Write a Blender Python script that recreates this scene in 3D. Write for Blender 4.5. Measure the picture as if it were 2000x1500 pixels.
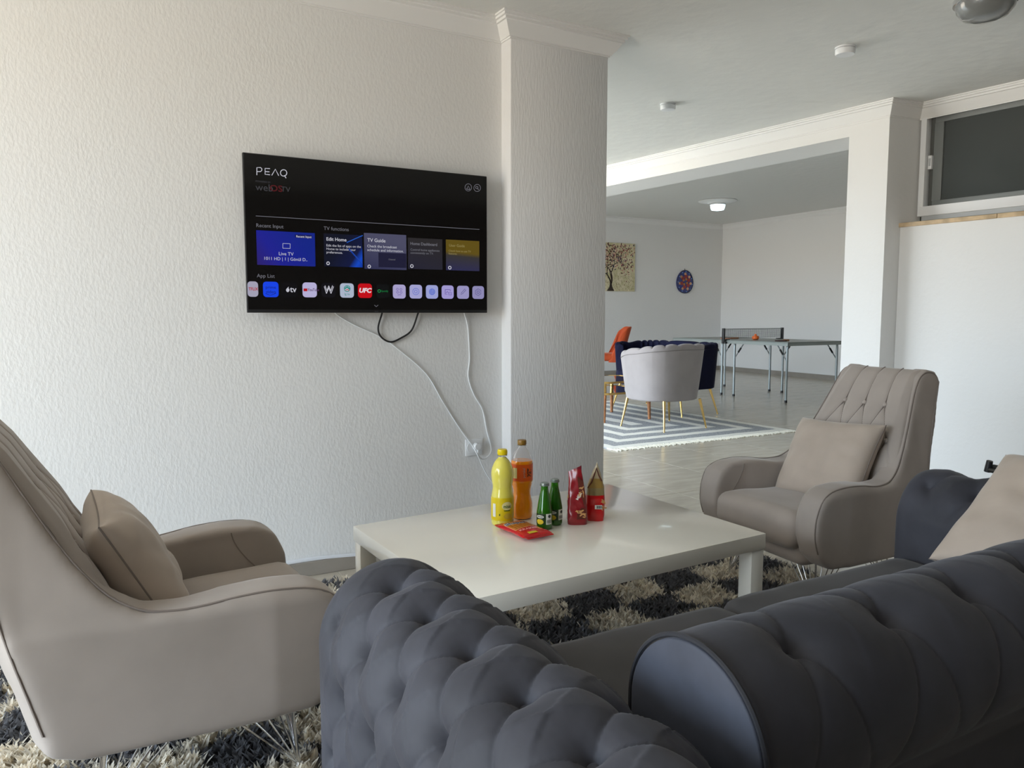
import bpy, bmesh, math, random
from math import sin, cos, pi, sqrt, radians as rad, exp, atan2
from mathutils import Vector, Matrix, noise
random.seed(7)
for o in list(bpy.data.objects): bpy.data.objects.remove(o, do_unlink=True)
SC = bpy.context.scene
COL = SC.collection

# ------------------------------------------------------------------ camera, light, exposure
CAMH = 1.17
cd = bpy.data.cameras.new('camera'); cam = bpy.data.objects.new('camera', cd); COL.objects.link(cam)
cd.sensor_fit = 'HORIZONTAL'; cd.sensor_width = 36.0; cd.lens = 36.0 * 1505 / 2000; cd.clip_start = 0.02
cam.location = (0, 0, CAMH); cam.rotation_euler = (rad(90 - 5.2013), 0, rad(-29.643))
SC.camera = cam
vs = SC.view_settings; vs.view_transform = 'Standard'; vs.look = 'None'; vs.gamma = 1.0; vs.use_curve_mapping = False
EXPO = 0.55
vs.exposure = EXPO
EM = 2 ** (-EXPO)
W = bpy.data.worlds.new('sky'); SC.world = W; W.use_nodes = True
nt = W.node_tree; nt.nodes.clear()
out = nt.nodes.new('ShaderNodeOutputWorld'); bg = nt.nodes.new('ShaderNodeBackground')
tc = nt.nodes.new('ShaderNodeTexCoord'); sx = nt.nodes.new('ShaderNodeSeparateXYZ'); rp = nt.nodes.new('ShaderNodeValToRGB')
nt.links.new(tc.outputs['Generated'], sx.inputs[0]); nt.links.new(sx.outputs['Z'], rp.inputs[0])
rp.color_ramp.elements[0].position = 0.0; rp.color_ramp.elements[0].color = (0.62, 0.55, 0.46, 1)
rp.color_ramp.elements[1].position = 0.06; rp.color_ramp.elements[1].color = (0.72, 0.86, 1.0, 1)
nt.links.new(rp.outputs[0], bg.inputs[0]); bg.inputs[1].default_value = 9.0
nt.links.new(bg.outputs[0], out.inputs[0])

def portal(name, loc, rot, sx_, sy_):
    l = bpy.data.lights.new(name, 'AREA'); l.shape = 'RECTANGLE'; l.size = sx_; l.size_y = sy_
    l.cycles.is_portal = True
    o = bpy.data.objects.new(name, l); COL.objects.link(o); o.location = loc; o.rotation_euler = rot
    return o
# daylight openings: living room left side, far room left side
portal('daylight_portal', (-2.90, 1.45, 1.2), (0, rad(-90), 0), 2.3, 3.1)
portal('daylight_portal', (1.32, 8.3, 1.30), (0, rad(-90), 0), 2.4, 5.9)

# ------------------------------------------------------------------ pixel helper for flat things on known planes
_p = rad(5.2013); _y = rad(29.643)
_f = Vector((sin(_y) * cos(_p), cos(_y) * cos(_p), -sin(_p))); _r = Vector((cos(_y), -sin(_y), 0)); _u = _r.cross(_f)
def onY(px, py, Y):
    d = _f + _r * ((px - 1000) / 1505) + _u * ((750 - py) / 1505)
    return Vector((0, 0, CAMH)) + d * (Y / d.y)

# ------------------------------------------------------------------ materials
def lin(c):
    return tuple(((v / 255) / 12.92 if v / 255 <= 0.04045 else ((v / 255 + 0.055) / 1.055) ** 2.4) for v in c)
MATS = {}
def mat(name, col, rough=0.5, metal=0.0, trans=0.0, ior=1.45, sheen=0.0, coat=0.0, var=0.0, vscale=6.0, vstretch=(1, 1, 1),
        bump=0.0, bscale=40.0, bstretch=(1, 1, 1), spec=0.5, sss=0.0, emis=None, estr=1.0, col2=None, bdist=0.01):
    if name in MATS: return MATS[name]
    m = bpy.data.materials.new(name); m.use_nodes = True; t = m.node_tree; b = t.nodes['Principled BSDF']
    c = (*col, 1)
    b.inputs['Base Color'].default_value = c; b.inputs['Roughness'].default_value = rough
    b.inputs['Metallic'].default_value = metal; b.inputs['Transmission Weight'].default_value = trans
    b.inputs['IOR'].default_value = ior; b.inputs['Sheen Weight'].default_value = sheen
    b.inputs['Sheen Roughness'].default_value = 0.35; b.inputs['Coat Weight'].default_value = coat
    b.inputs['Specular IOR Level'].default_value = spec
    if sheen: b.inputs['Sheen Tint'].default_value = (min(1, col[0] * 3 + .3), min(1, col[1] * 3 + .3), min(1, col[2] * 3 + .3), 1)
    if sss: b.inputs['Subsurface Weight'].default_value = sss; b.inputs['Subsurface Radius'].default_value = (0.02, 0.02, 0.01)
    if emis is not None:
        b.inputs['Emission Color'].default_value = (*emis, 1); b.inputs['Emission Strength'].default_value = estr
    if var or bump:
        tc = t.nodes.new('ShaderNodeTexCoord')
    if var:
        mp = t.nodes.new('ShaderNodeMapping'); mp.inputs['Scale'].default_value = vstretch
        n = t.nodes.new('ShaderNodeTexNoise'); n.inputs['Scale'].default_value = vscale; n.inputs['Detail'].default_value = 5
        r = t.nodes.new('ShaderNodeValToRGB')
        c2 = col2 if col2 else tuple(v * (1 - var) for v in col)
        c1 = tuple(min(1, v * (1 + var)) for v in col) if not col2 else col
        r.color_ramp.elements[0].position = .35; r.color_ramp.elements[1].position = .65
        r.color_ramp.elements[0].color = (*c2, 1); r.color_ramp.elements[1].color = (*c1, 1)
        t.links.new(tc.outputs['Object'], mp.inputs[0]); t.links.new(mp.outputs[0], n.inputs['Vector'])
        t.links.new(n.outputs[0], r.inputs[0]); t.links.new(r.outputs[0], b.inputs['Base Color'])
    if bump:
        mp2 = t.nodes.new('ShaderNodeMapping'); mp2.inputs['Scale'].default_value = bstretch
        n2 = t.nodes.new('ShaderNodeTexNoise'); n2.inputs['Scale'].default_value = bscale; n2.inputs['Detail'].default_value = 4
        bp = t.nodes.new('ShaderNodeBump'); bp.inputs['Strength'].default_value = bump; bp.inputs['Distance'].default_value = bdist
        t.links.new(tc.outputs['Object'], mp2.inputs[0]); t.links.new(mp2.outputs[0], n2.inputs['Vector'])
        t.links.new(n2.outputs[0], bp.inputs['Height']); t.links.new(bp.outputs[0], b.inputs['Normal'])
    MATS[name] = m
    return m

def emat(name, rgb, k=1.0):
    """lit screen pixels: colour as displayed"""
    if name in MATS: return MATS[name]
    c = lin(rgb)
    m = mat(name, (0.004, 0.004, 0.004), 0.12, emis=c, estr=EM * k)
    return m

plaster = mat('white_plaster', (0.80, 0.80, 0.79), 0.85, bump=0.32, bscale=62, bstretch=(1.5, 1.5, .8), bdist=0.005)
plaster_r = mat('ribbed_plaster', (0.78, 0.78, 0.78), 0.85, bump=0.4, bscale=60, bstretch=(2.2, 2.2, .35), bdist=0.005)
smoothw = mat('smooth_white_paint', (0.80, 0.80, 0.79), 0.8, bump=0.25, bscale=30, bdist=0.006)
ceilm = mat('ceiling_paint', (0.78, 0.785, 0.76), 0.85, bump=0.3, bscale=9, bdist=0.02)
mould = mat('moulding_white', (0.82, 0.82, 0.81), 0.6)
pvc = mat('white_pvc', (0.82, 0.84, 0.86), 0.3)
tilem = mat('porcelain_tile', lin((188, 180, 166)), 0.22, var=0.10, vscale=3.0, vstretch=(1, 5, 1), bump=0.03, bscale=20)
skirtm = mat('skirting_tile', lin((150, 143, 134)), 0.35, var=0.06, vscale=5)
grout = mat('grout', lin((196, 192, 184)), 0.9)
velv = mat('taupe_velvet', lin((166, 156, 148)), 0.85, sheen=0.35, var=0.085, vscale=3.5, bump=0.06, bscale=14)
velvp = mat('taupe_piping', lin((128, 118, 111)), 0.8, sheen=0.2)
velvc = mat('beige_cushion', lin((182, 168, 155)), 0.85, sheen=0.4, var=0.05, vscale=8, bump=0.15, bscale=12)
zipm = mat('zip_tape', lin((178, 160, 128)), 0.7)
dark = mat('charcoal_velvet', lin((55, 56, 64)), 0.7, sheen=0.22, var=0.22, vscale=6, bump=0.08, bscale=10)
darkp = mat('charcoal_piping', lin((36, 37, 43)), 0.7, sheen=0.2)
darkseat = mat('charcoal_seat_velvet', lin((66, 65, 67)), 0.75, sheen=0.2, var=0.12, vscale=5)
chrome = mat('chrome', (0.75, 0.75, 0.76), 0.12, 1.0)
blackpl = mat('black_plastic', (0.015, 0.015, 0.017), 0.35)
lack = mat('white_lacquer', lin((243, 240, 230)), 0.16, coat=0.3)
gold = mat('brushed_gold', lin((214, 178, 110)), 0.25, 1.0)
steelg = mat('grey_steel', lin((150, 158, 160)), 0.35, 0.6)

# ------------------------------------------------------------------ object helpers
def tag(o, label=None, cat=None, group=None, kind=None):
    if label: o['label'] = label
    if cat: o['category'] = cat
    if group: o['group'] = group
    if kind: o['kind'] = kind
    return o
def empty(name, loc=(0, 0, 0), rz=0, label=None, cat=None, group=None):
    o = bpy.data.objects.new(name, None); COL.objects.link(o); o.location = loc; o.rotation_euler = (0, 0, rz)
    o.empty_display_size = .1
    return tag(o, label, cat, group)
def link(name, me, m, parent=None, smooth=True, angle=40, loc=None, rot=None):
    if m is not None and len(me.materials) == 0:
        for q in (m if isinstance(m, (list, tuple)) else [m]): me.materials.append(q)
    if smooth and me.polygons:
        me.shade_smooth()
        if angle < 180: me.set_sharp_from_angle(angle=rad(angle))
    o = bpy.data.objects.new(name, me); COL.objects.link(o)
    if parent is not None: o.parent = parent
    if loc is not None: o.location = loc
    if rot is not None: o.rotation_euler = rot
    return o
class MB:
    def __init__(s): s.v = []; s.f = []; s.mi = []
    def add(s, v, f, mi=0):
        n = len(s.v); s.v += [tuple(q) for q in v]; s.f += [tuple(i + n for i in q) for q in f]; s.mi += [mi] * len(f); return s
    def box(s, x0, x1, y0, y1, z0, z1, mi=0, M=None):
        v = [Vector(q) for q in ((x0, y0, z0), (x1, y0, z0), (x1, y1, z0), (x0, y1, z0), (x0, y0, z1), (x1, y0, z1), (x1, y1, z1), (x0, y1, z1))]
        if M: v = [M @ q for q in v]
        return s.add(v, [(0, 3, 2, 1), (4, 5, 6, 7), (0, 1, 5, 4), (1, 2, 6, 5), (2, 3, 7, 6), (3, 0, 4, 7)], mi)
    def cyl(s, a, b, r0, r1=None, n=12, mi=0):
        a = Vector(a); b = Vector(b); r1 = r0 if r1 is None else r1
        d = (b - a).normalized(); u = d.orthogonal().normalized(); w = d.cross(u)
        v = [a + (u * cos(2 * pi * i / n) + w * sin(2 * pi * i / n)) * r0 for i in range(n)]
        v += [b + (u * cos(2 * pi * i / n) + w * sin(2 * pi * i / n)) * r1 for i in range(n)]
        f = [(i, (i + 1) % n, n + (i + 1) % n, n + i) for i in range(n)] + [tuple(range(n))[::-1], tuple(range(n, 2 * n))]
        return s.add(v, f, mi)
    def tube(s, pts, r, n=8, mi=0, closed=False):
        pts = [Vector(p) for p in pts]; m = len(pts); rings = []; u = None
        for i, p in enumerate(pts):
            a = pts[i - 1] if (i > 0 or closed) else p; b = pts[(i + 1) % m] if (i < m - 1 or closed) else p
            d = (b - a).normalized()
            if u is None: u = d.orthogonal().normalized()
            u = (u - d * u.dot(d)).normalized(); w = d.cross(u)
            rr = r(i / (m - 1)) if callable(r) else r
            rings.append([p + (u * cos(2 * pi * k / n) + w * sin(2 * pi * k / n)) * rr for k in range(n)])
        v = [q for R in rings for q in R]; f = []
        for i in range(m if closed else m - 1):
            j = (i + 1) % m
            for k in range(n): f.append((i * n + k, i * n + (k + 1) % n, j * n + (k + 1) % n, j * n + k))
        if not closed: f += [tuple(range(n))[::-1], tuple(range((m - 1) * n, m * n))]
        return s.add(v, f, mi)
    def lathe(s, prof, c=(0, 0, 0), n=32, mi=0, cap=True):
        v = []; f = []; m = len(prof)
        for r, z in prof: v += [(c[0] + r * cos(2 * pi * k / n), c[1] + r * sin(2 * pi * k / n), c[2] + z) for k in range(n)]
        for i in range(m - 1):
            for k in range(n): f.append((i * n + k, i * n + (k + 1) % n, (i + 1) * n + (k + 1) % n, (i + 1) * n + k))
        if cap: f += [tuple(range(n))[::-1], tuple(range((m - 1) * n, m * n))]
        return s.add(v, f, mi)
    def prism(s, poly, a, b, axis='y', mi=0):
        n = len(poly)
        g = {'y': lambda p, t: (p[0], t, p[1]), 'z': lambda p, t: (p[0], p[1], t), 'x': lambda p, t: (t, p[0], p[1])}[axis]
        v = [g(p, a) for p in poly] + [g(p, b) for p in poly]
        f = [(i, (i + 1) % n, n + (i + 1) % n, n + i) for i in range(n)] + [tuple(range(n))[::-1], tuple(range(n, 2 * n))]
        return s.add(v, f, mi)
    def grid(s, fn, nu, nv, cu=False, cv=False, mi=0):
        v = [fn(i / (nu if cu else nu - 1), j / (nv if cv else nv - 1)) for i in range(nu) for j in range(nv)]; f = []
        for i in range(nu if cu else nu - 1):
            for j in range(nv if cv else nv - 1):
                a = i * nv + j; b = ((i + 1) % nu) * nv + j; c = ((i + 1) % nu) * nv + (j + 1) % nv; d = i * nv + (j + 1) % nv
                f.append((a, b, c, d))
        return s.add(v, f, mi)
    def mesh(s, name='m', fixn=True, bevel=0, seg=2):
        me = bpy.data.meshes.new(name); me.from_pydata(s.v, [], s.f); me.update()
        if fixn or bevel:
            bm = bmesh.new(); bm.from_mesh(me)
            if bevel:
                bmesh.ops.remove_doubles(bm, verts=bm.verts, dist=1e-6)
                es = [e for e in bm.edges if len(e.link_faces) == 2 and e.calc_face_angle(0) > 0.6]
                bmesh.ops.bevel(bm, geom=es, offset=bevel, segments=seg, affect='EDGES', profile=0.5, clamp_overlap=True)
            bmesh.ops.recalc_face_normals(bm, faces=bm.faces); bm.to_mesh(me); bm.free()
        if not bevel and any(s.mi):
            for p, k in zip(me.polygons, s.mi): p.material_index = k
        return me
    def obj(s, name, m, parent=None, bevel=0, seg=2, smooth=True, angle=40, **k):
        return link(name, s.mesh(name, True, bevel, seg), m, parent, smooth, angle, **k)

def softmesh(me, voxel=0.012, iters=8, fac=0.5):
    o = bpy.data.objects.new('tmp', me); COL.objects.link(o)
    r = o.modifiers.new('r', 'REMESH'); r.mode = 'VOXEL'; r.voxel_size = voxel
    s = o.modifiers.new('s', 'SMOOTH'); s.iterations = iters; s.factor = fac
    dg = bpy.context.evaluated_depsgraph_get(); dg.update()
    res = bpy.data.meshes.new_from_object(o.evaluated_get(dg)); bpy.data.objects.remove(o)
    res.materials.clear()
    return res
def roundbox(w, d, h, r, crown=0.0, n=18, bulge=0.0, wr=0.0, seed=0):
    """soft cushion centred at origin"""
    bm = bmesh.new(); bmesh.ops.create_cube(bm, size=2.0)
    bmesh.ops.subdivide_edges(bm, edges=bm.edges, cuts=n, use_grid_fill=True)
    H = Vector((w / 2, d / 2, h / 2))
    for v in bm.verts:
        c = v.co.copy(); p = Vector((c.x * H.x, c.y * H.y, c.z * H.z))
        q = Vector([max(-(H[i] - r), min(H[i] - r, p[i])) for i in range(3)])
        dd = p - q
        if dd.length > 1e-9: p = q + dd.normalized() * min(r, max(abs(dd.x), abs(dd.y), abs(dd.z)) if dd.length else r)
        p.z += crown * (1 - c.x ** 2) * (1 - c.y ** 2) * (1 if c.z > 0 else -.2) * abs(c.z)
        p.x += bulge * c.x * (1 - c.y ** 2) * (1 - c.z ** 2); p.y += bulge * c.y * (1 - c.x ** 2) * (1 - c.z ** 2)
        if wr: p += Vector((0, 0, wr * noise.noise(p * 9 + Vector((seed, 0, 0)))))
        v.co = p
    bmesh.ops.recalc_face_normals(bm, faces=bm.faces)
    me = bpy.data.meshes.new('rb'); bm.to_mesh(me); bm.free(); return me
def pillowmesh(w, h, t, wr=0.009, seed=0, n=44):
    def P(sg):
        def fn(a, b):
            x = 2 * a - 1; y = 2 * b - 1
            x = sin(x * pi / 2); y = sin(y * pi / 2)
            k = max(0, (1 - x ** 4)) ** .5 * max(0, (1 - y ** 4)) ** .5
            k = k * (1 - .25 * (x * x + y * y) / 2)
            bx = 1 - .07 * (1 - y * y) ; by = 1 - .07 * (1 - x * x)
            e = (abs(x) ** 3 + abs(y) ** 3) / 2
            ww = wr * noise.noise(Vector((x * 3, y * 3, seed + sg))) + wr * 1.2 * e * sin((x * y) * 14 + seed) * (1 - max(abs(x), abs(y)) ** 8)
            return (x * w / 2 * bx, y * h / 2 * by, sg * (t / 2 * k ** .8 + ww * k))
        return fn
    b = MB(); b.grid(P(1), n, n); b.grid(P(-1), n, n)
    me = bpy.data.meshes.new('pil'); me.from_pydata(b.v, [], b.f)
    bm = bmesh.new(); bm.from_mesh(me); bmesh.ops.remove_doubles(bm, verts=bm.verts, dist=1e-5)
    bmesh.ops.recalc_face_normals(bm, faces=bm.faces); bm.to_mesh(me); bm.free(); return me
def tree_copy(o, parent=None):
    c = o.copy(); COL.objects.link(c)
    if parent is not None: c.parent = parent
    for ch in list(o.children): tree_copy(ch, c)
    return c
def text(name, s, size, m, parent, loc, rot=(0, 0, 0), align='LEFT', sx=1.0, ext=0.0004, bold=0.0, shear=0, spacing=1.0):
    cu = bpy.data.curves.new(name, 'FONT'); cu.body = s; cu.size = size; cu.align_x = align; cu.extrude = ext; cu.offset = bold; cu.shear = shear
    cu.space_character = spacing; cu.resolution_u = 3
    o = bpy.data.objects.new('t', cu); COL.objects.link(o)
    dg = bpy.context.evaluated_depsgraph_get(); dg.update()
    me = bpy.data.meshes.new_from_object(o.evaluated_get(dg)); bpy.data.objects.remove(o); bpy.data.curves.remove(cu)
    me.materials.clear()
    for v in me.vertices: v.co.x *= sx
    r = link(name, me, m, parent, smooth=False); r.location = loc; r.rotation_euler = rot
    return r

# ================================================================== THE SETTING
ZC = 2.57      # main ceiling
ZF = 3.00      # far room ceiling
ZB = 2.394     # beam soffit
def struct(o): o['kind'] = 'structure'; return o
# floor: grout bed + tiles
fl = struct(MB().box(-3.1, 12.2, -2.6, 12.2, -0.15, -0.002).obj('floor', grout, smooth=False))
tm = MB().box(-.2985, .2985, -.2985, .2985, -0.012, 0.0).mesh('floor_tile', bevel=0.0012, seg=1); tm.materials.append(tilem)
cand = []
for i in range(-10, 14):
    for j in range(-12, 13):
        cx = 4.0 + .6 * i + .3; cy = 4.38 + .6 * j + .3
        if -3.1 < cx < 12.1 and -2.5 < cy < 12.1:
            d = Vector((cx, cy, -CAMH)); z = d.dot(_f)
            vis = False
            if z > .3:
                px = 1000 + 1505 * d.dot(_r) / z; py = 750 - 1505 * d.dot(_u) / z
                vis = (1130 < px < 1660 and 700 < py < 1010) or (430 < px < 1010 and 1040 < py < 1180)
            cand.append((0 if vis else 1, z if z > 0 else 50 - z, cx, cy))
cand.sort()
rest = MB()
for k, (v_, z, cx, cy) in enumerate(cand):
    if k < 290:
        o = bpy.data.objects.new('floor_tile', tm); COL.objects.link(o); o.parent = fl
        o.location = (cx, cy, random.uniform(0, .0004)); o.rotation_euler = (0, 0, random.choice((0, pi)))
    else: rest.box(cx - .2985, cx + .2985, cy - .2985, cy + .2985, -.012, 0)
rest.obj('floor_tile_field', tilem, fl, smooth=False)['kind'] = 'stuff'

def wallbox(name, x0, x1, y0, y1, z0, z1, m=plaster, parent=None):
    o = MB().box(x0, x1, y0, y1, z0, z1).obj(name, m, parent, smooth=False)
    if parent is None: struct(o)
    return o
# front wall with the television
wallbox('wall_front', -3.1, 1.87, 3.38, 3.62, -.01, 3.2)
# pillar at its right end
struct(MB().box(1.865, 2.437, 3.29, 3.72, 0, ZC + .01).obj('wall_front_pillar', plaster_r, bevel=.006, seg=2))
# left wall with the big window opening (window side of the living room)
wl = MB().box(-3.1, -2.9, -2.6, -.1, 0, 3.2).box(-3.1, -2.9, 3.0, 3.62, 0, 3.2).box(-3.1, -2.9, -.1, 3.0, 2.35, 3.2).box(-3.1, -2.9, -.1, 3.0, -.02, .05)
struct(wl.obj('wall_left', plaster, smooth=False))
wf = MB()
for y in (-.1, .9, 1.95, 2.94): wf.box(-3.06, -2.98, y, y + .06, .05, 2.35)
wf.box(-3.06, -2.98, -.1, 3.0, .05, .11).box(-3.06, -2.98, -.1, 3.0, 2.29, 2.35)
struct(wf.obj('window_2', pvc, smooth=False))
wallbox('wall_back', -3.1, 6.2, -2.6, -2.4, 0, 3.2, mat('dark_back_wall', lin((96, 84, 74)), .5))  # unseen back wall, coloured dark brown to cut bounced light
# far room left wall with windows
wl2 = MB().box(1.12, 1.32, 3.6, 5.35, 0, 3.2).box(1.12, 1.32, 11.25, 12.1, 0, 3.2).box(1.12, 1.32, 5.35, 11.25, 2.5, 3.2).box(1.12, 1.32, 5.35, 11.25, 0, .1)
struct(wl2.obj('wall_far_left', plaster, smooth=False))
wf = MB()
for y in (5.35, 6.8, 8.27, 9.75, 11.19): wf.box(1.15, 1.22, y, y + .06, .1, 2.5)
struct(wf.obj('window_3', pvc, smooth=False))
# far walls
wallbox('wall_far', 1.12, 12.2, 11.905, 12.1, 0, 3.3, smoothw)
def slab(poly, z0, z1, name, m):
    return struct(MB().prism(poly, z0, z1, 'z').obj(name, m, smooth=False))
slab([(11.81, 12.1), (11.38, 3.5), (12.2, 3.5), (12.2, 12.1)], 0, 3.3, 'wall_far_right', smoothw)
slab([(4.78, 3.60), (12.2, 3.60), (12.2, 3.40), (5.2, 3.40)], 0, 3.3, 'wall_far_near', smoothw)
# beam + column (slightly skewed like in the house)
def lineX(y): return 4.77 + (4.54 - 4.77) * (y - 3.32) / (6.10 - 3.32)
def lineX2(y): return 5.12 + (4.93 - 5.12) * (y - 3.89) / (6.74 - 3.89)
slab([(lineX(3.607), 3.607), (lineX(11.95), 11.95), (lineX2(11.95), 11.95), (lineX2(3.607), 3.607)], ZB, 3.25, 'beam', smoothw)
slab([(lineX(3.32), 3.32), (lineX(3.607), 3.607), (5.3, 3.607), (5.3, 3.27), (5.06, 3.28)], 0, ZC + .02, 'column', smoothw)
# right wall: lower thick wall, window above, ceilings
def rX(y): return 5.055 + (5.10 - 5.055) * (3.26 - y) / .6
def lX(y): return 4.905 + (4.965 - 4.905) * (3.28 - y) / .73
slab([(lX(3.30), 3.30), (lX(-2.5), -2.5), (5.9, -2.5), (5.3, 3.30)], 0, 1.755, 'wall_right', smoothw)
slab([(rX(3.30) + .04, 3.30), (rX(-2.5) + .04, -2.5), (6.1, -2.5), (5.6, 3.30)], 2.56, 3.2, 'wall_right_upper', smoothw)
# dark stairwell space seen behind the glass
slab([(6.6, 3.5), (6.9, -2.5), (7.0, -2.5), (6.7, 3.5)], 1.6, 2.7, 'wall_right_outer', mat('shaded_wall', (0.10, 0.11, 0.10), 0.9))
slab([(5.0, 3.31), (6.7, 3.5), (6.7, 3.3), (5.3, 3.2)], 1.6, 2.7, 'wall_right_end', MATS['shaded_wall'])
slab([(rX(0.6), .6), (6.9, .6), (6.9, .4), (rX(.4), .4)], 1.755, 2.57, 'wall_right_return', smoothw)
slab([(rX(0.4), .4), (rX(-2.5), -2.5), (6.9, -2.5), (6.9, .4)], 1.755, 2.57, 'wall_right_rear', smoothw)
# ceilings
slab([(-3.1, -2.6), (7.0, -2.6), (7.0, 3.4), (4.9, 3.45), (lineX(12) + .1, 12), (1.12, 12), (1.12, 3.5), (-3.1, 3.5)], ZC, 2.75, 'ceiling', ceilm)
slab([(lineX2(3.5) - .1, 3.45), (12.2, 3.45), (12.2, 12.1), (lineX2(12.1) - .1, 12.1)], ZF, 3.2, 'ceiling_far', ceilm)

# crown moulding
CP = [(0, -.10), (.006, -.10), (.006, -.092), (.012, -.092), (.016, -.084), (.03, -.07), (.045, -.045), (.052, -.036), (.06, -.034), (.06, -.022), (.07, -.020), (.07, -.009), (.078, -.008), (.078, .0)]
def crown(path, name, z=ZC, k=1.0, side=1, flip=False):
    P = [Vector((a, b)) for a, b in path]; n = len(P); rings = []
    def nor(a, b):
        d = (b - a).normalized(); return Vector((d.y, -d.x)) * side
    for i, p in enumerate(P):
        if i == 0: m = nor(P[0], P[1])
        elif i == n - 1: m = nor(P[-2], P[-1])
        else:
            a = nor(P[i - 1], p); b = nor(p, P[i + 1]); m = (a + b); m = m / (m.length_squared / 2) if m.length > 1e-6 else a
        rings.append([(p.x + m.x * d * k, p.y + m.y * d * k, z + h * k) for d, h in CP])
    v = [q for r in rings for q in r]; L = len(CP); f = []
    for i in range(n - 1):
        for j in range(L - 1): f.append((i * L + j, i * L + j + 1, (i + 1) * L + j + 1, (i + 1) * L + j))
    f += [tuple(range(L)), tuple(range((n - 1) * L, n * L))[::-1]]
    b = MB(); b.add(v, f); return struct(b.obj(name, mould, angle=25))
crown([(-2.9, 3.38), (1.865, 3.38), (1.865, 3.29), (2.437, 3.29), (2.437, 3.72), (1.5, 3.72)], 'trim_1')
crown([(1.32, 11.905), (lineX(11.905), 11.905), (lineX(3.32), 3.32), (5.04, 3.285), (rX(2.6) - .005, 2.6), (rX(-2.3), -2.3)], 'trim_2')
crown([(lineX2(11.9), 11.905), (11.80, 11.905), (11.38, 3.6)], 'trim_3', ZF, 1.0)

# skirting tiles along the front wall (each tile its own piece), others far away
sk = struct(MB().box(-2.89, 1.86, 3.372, 3.379, 0.0, .062).obj('baseboard_front', grout, smooth=False))
x = 0.66 - .6 * 5
while x < 1.86:
    x1 = min(x + .597, 1.86)
    MB().box(x, x1, 3.366, 3.379, 0.001, .064).obj('skirting_tile', skirtm, sk, smooth=False, bevel=.001, seg=1); x += .6
# wavy line of paint where plaster meets the skirting
b = MB()
def wv(u, t):
    X = -2.8 + 4.65 * u; h = .062 + .010 * abs(sin(X * 2.7)) + .006 * sin(X * 9)
    z = h + (.012) * (1 - t)
    return (X, 3.3655 - .001 * sin(t * pi), z if t < 1 else h - .004)
b.grid(wv, 220, 4); struct(b.obj('trim_4', mat('paint_edge', (0.8, 0.82, 0.86), .7)))
struct(MB().prism([(11.80, 11.9), (11.785, 11.9), (11.36, 3.62), (11.375, 3.62)], 0, .085, 'z').obj('baseboard_far_right', skirtm, smooth=False))
struct(MB().box(4.9, 11.8, 11.89, 11.905, 0, .085).obj('baseboard_far', skirtm, smooth=False))

# ------------------------------------------------------------------ high window in the right wall
win = struct(empty('window_1'))
def wp(y, z, off=0.0): return Vector((rX(y) + off, y, z))
def bar(b, y0, y1, z0, z1, o0, o1):
    v = [wp(y0, z0, o0), wp(y1, z0, o0), wp(y1, z0, o1), wp(y0, z0, o1), wp(y0, z1, o0), wp(y1, z1, o0), wp(y1, z1, o1), wp(y0, z1, o1)]
    b.add(v, [(0, 3, 2, 1), (4, 5, 6, 7), (0, 1, 5, 4), (1, 2, 6, 5), (2, 3, 7, 6), (3, 0, 4, 7)])
YL, YR = 3.268, 0.62
b = MB(); bar(b, YL, YR, 2.508, 2.562, -.02, .06); bar(b, YL, YR, 1.83, 1.893, -.02, .06); bar(b, YL, YL - .036, 1.893, 2.508, -.02, .06); bar(b, YR + .05, YR, 1.893, 2.508, -.02, .06)
b.obj('window_frame', pvc, win, bevel=.004)
b = MB(); bar(b, YL - .02, YR, 1.80, 1.83, -.005, .06); b.obj('lower_profile', mat('grey_pvc', (.5, .53, .55), .4), win, smooth=False)
greyal = mat('grey_screen_frame', (0.20, 0.215, 0.215), 0.5)
b = MB(); yl, yr = YL - .038, YR + .05
bar(b, yl - .035, yr, 2.44, 2.507, .015, .04); bar(b, yl - .035, yr, 1.894, 1.928, .015, .04); bar(b, yl - .032, yl - .092, 1.928, 2.44, .015, .04)
b.obj('sash_frame', greyal, win, bevel=.002)
b = MB(); bar(b, yl, yl - .034, 1.894, 2.507, .03, .05); b.obj('sash_track', mat('dark_track', (.09, .095, .09), .5), win, smooth=False)
b = MB(); bar(b, yl - .09, yr, 1.925, 2.442, .026, .030)
b.obj('window_pane', mat('dark_glass', (0.055, 0.062, 0.06), 0.12, spec=.5, coat=.2), win, smooth=False)
b = MB(); bar(b, yl - .005, yl - .030, 2.14, 2.23, .0, .03); b.obj('latch', pvc, win, bevel=.003)
b = MB(); bar(b, yl - .012, yl - .024, 2.16, 2.21, -.004, .0); b.obj('latch_lever', MATS['grey_pvc'], win, smooth=False)
stone = mat('beige_marble_sill', lin((196, 172, 138)), 0.35, var=.18, vscale=14)
sill = struct(empty('trim_5'))
yy = 3.31
while yy > -1:
    y2 = yy - .62
    b = MB(); v = []
    for zz in (1.753, 1.781): v += [(lX(yy) - .012, yy, zz), (lX(y2) - .012, y2 + .002, zz), (rX(y2) + .05, y2 + .002, zz), (rX(yy) + .05, yy, zz)]
    b.add(v, [(0, 3, 2, 1), (4, 5, 6, 7), (0, 1, 5, 4), (1, 2, 6, 5), (2, 3, 7, 6), (3, 0, 4, 7)]); b.obj('sill_slab', stone, sill, bevel=.002, seg=1); yy = y2

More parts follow.
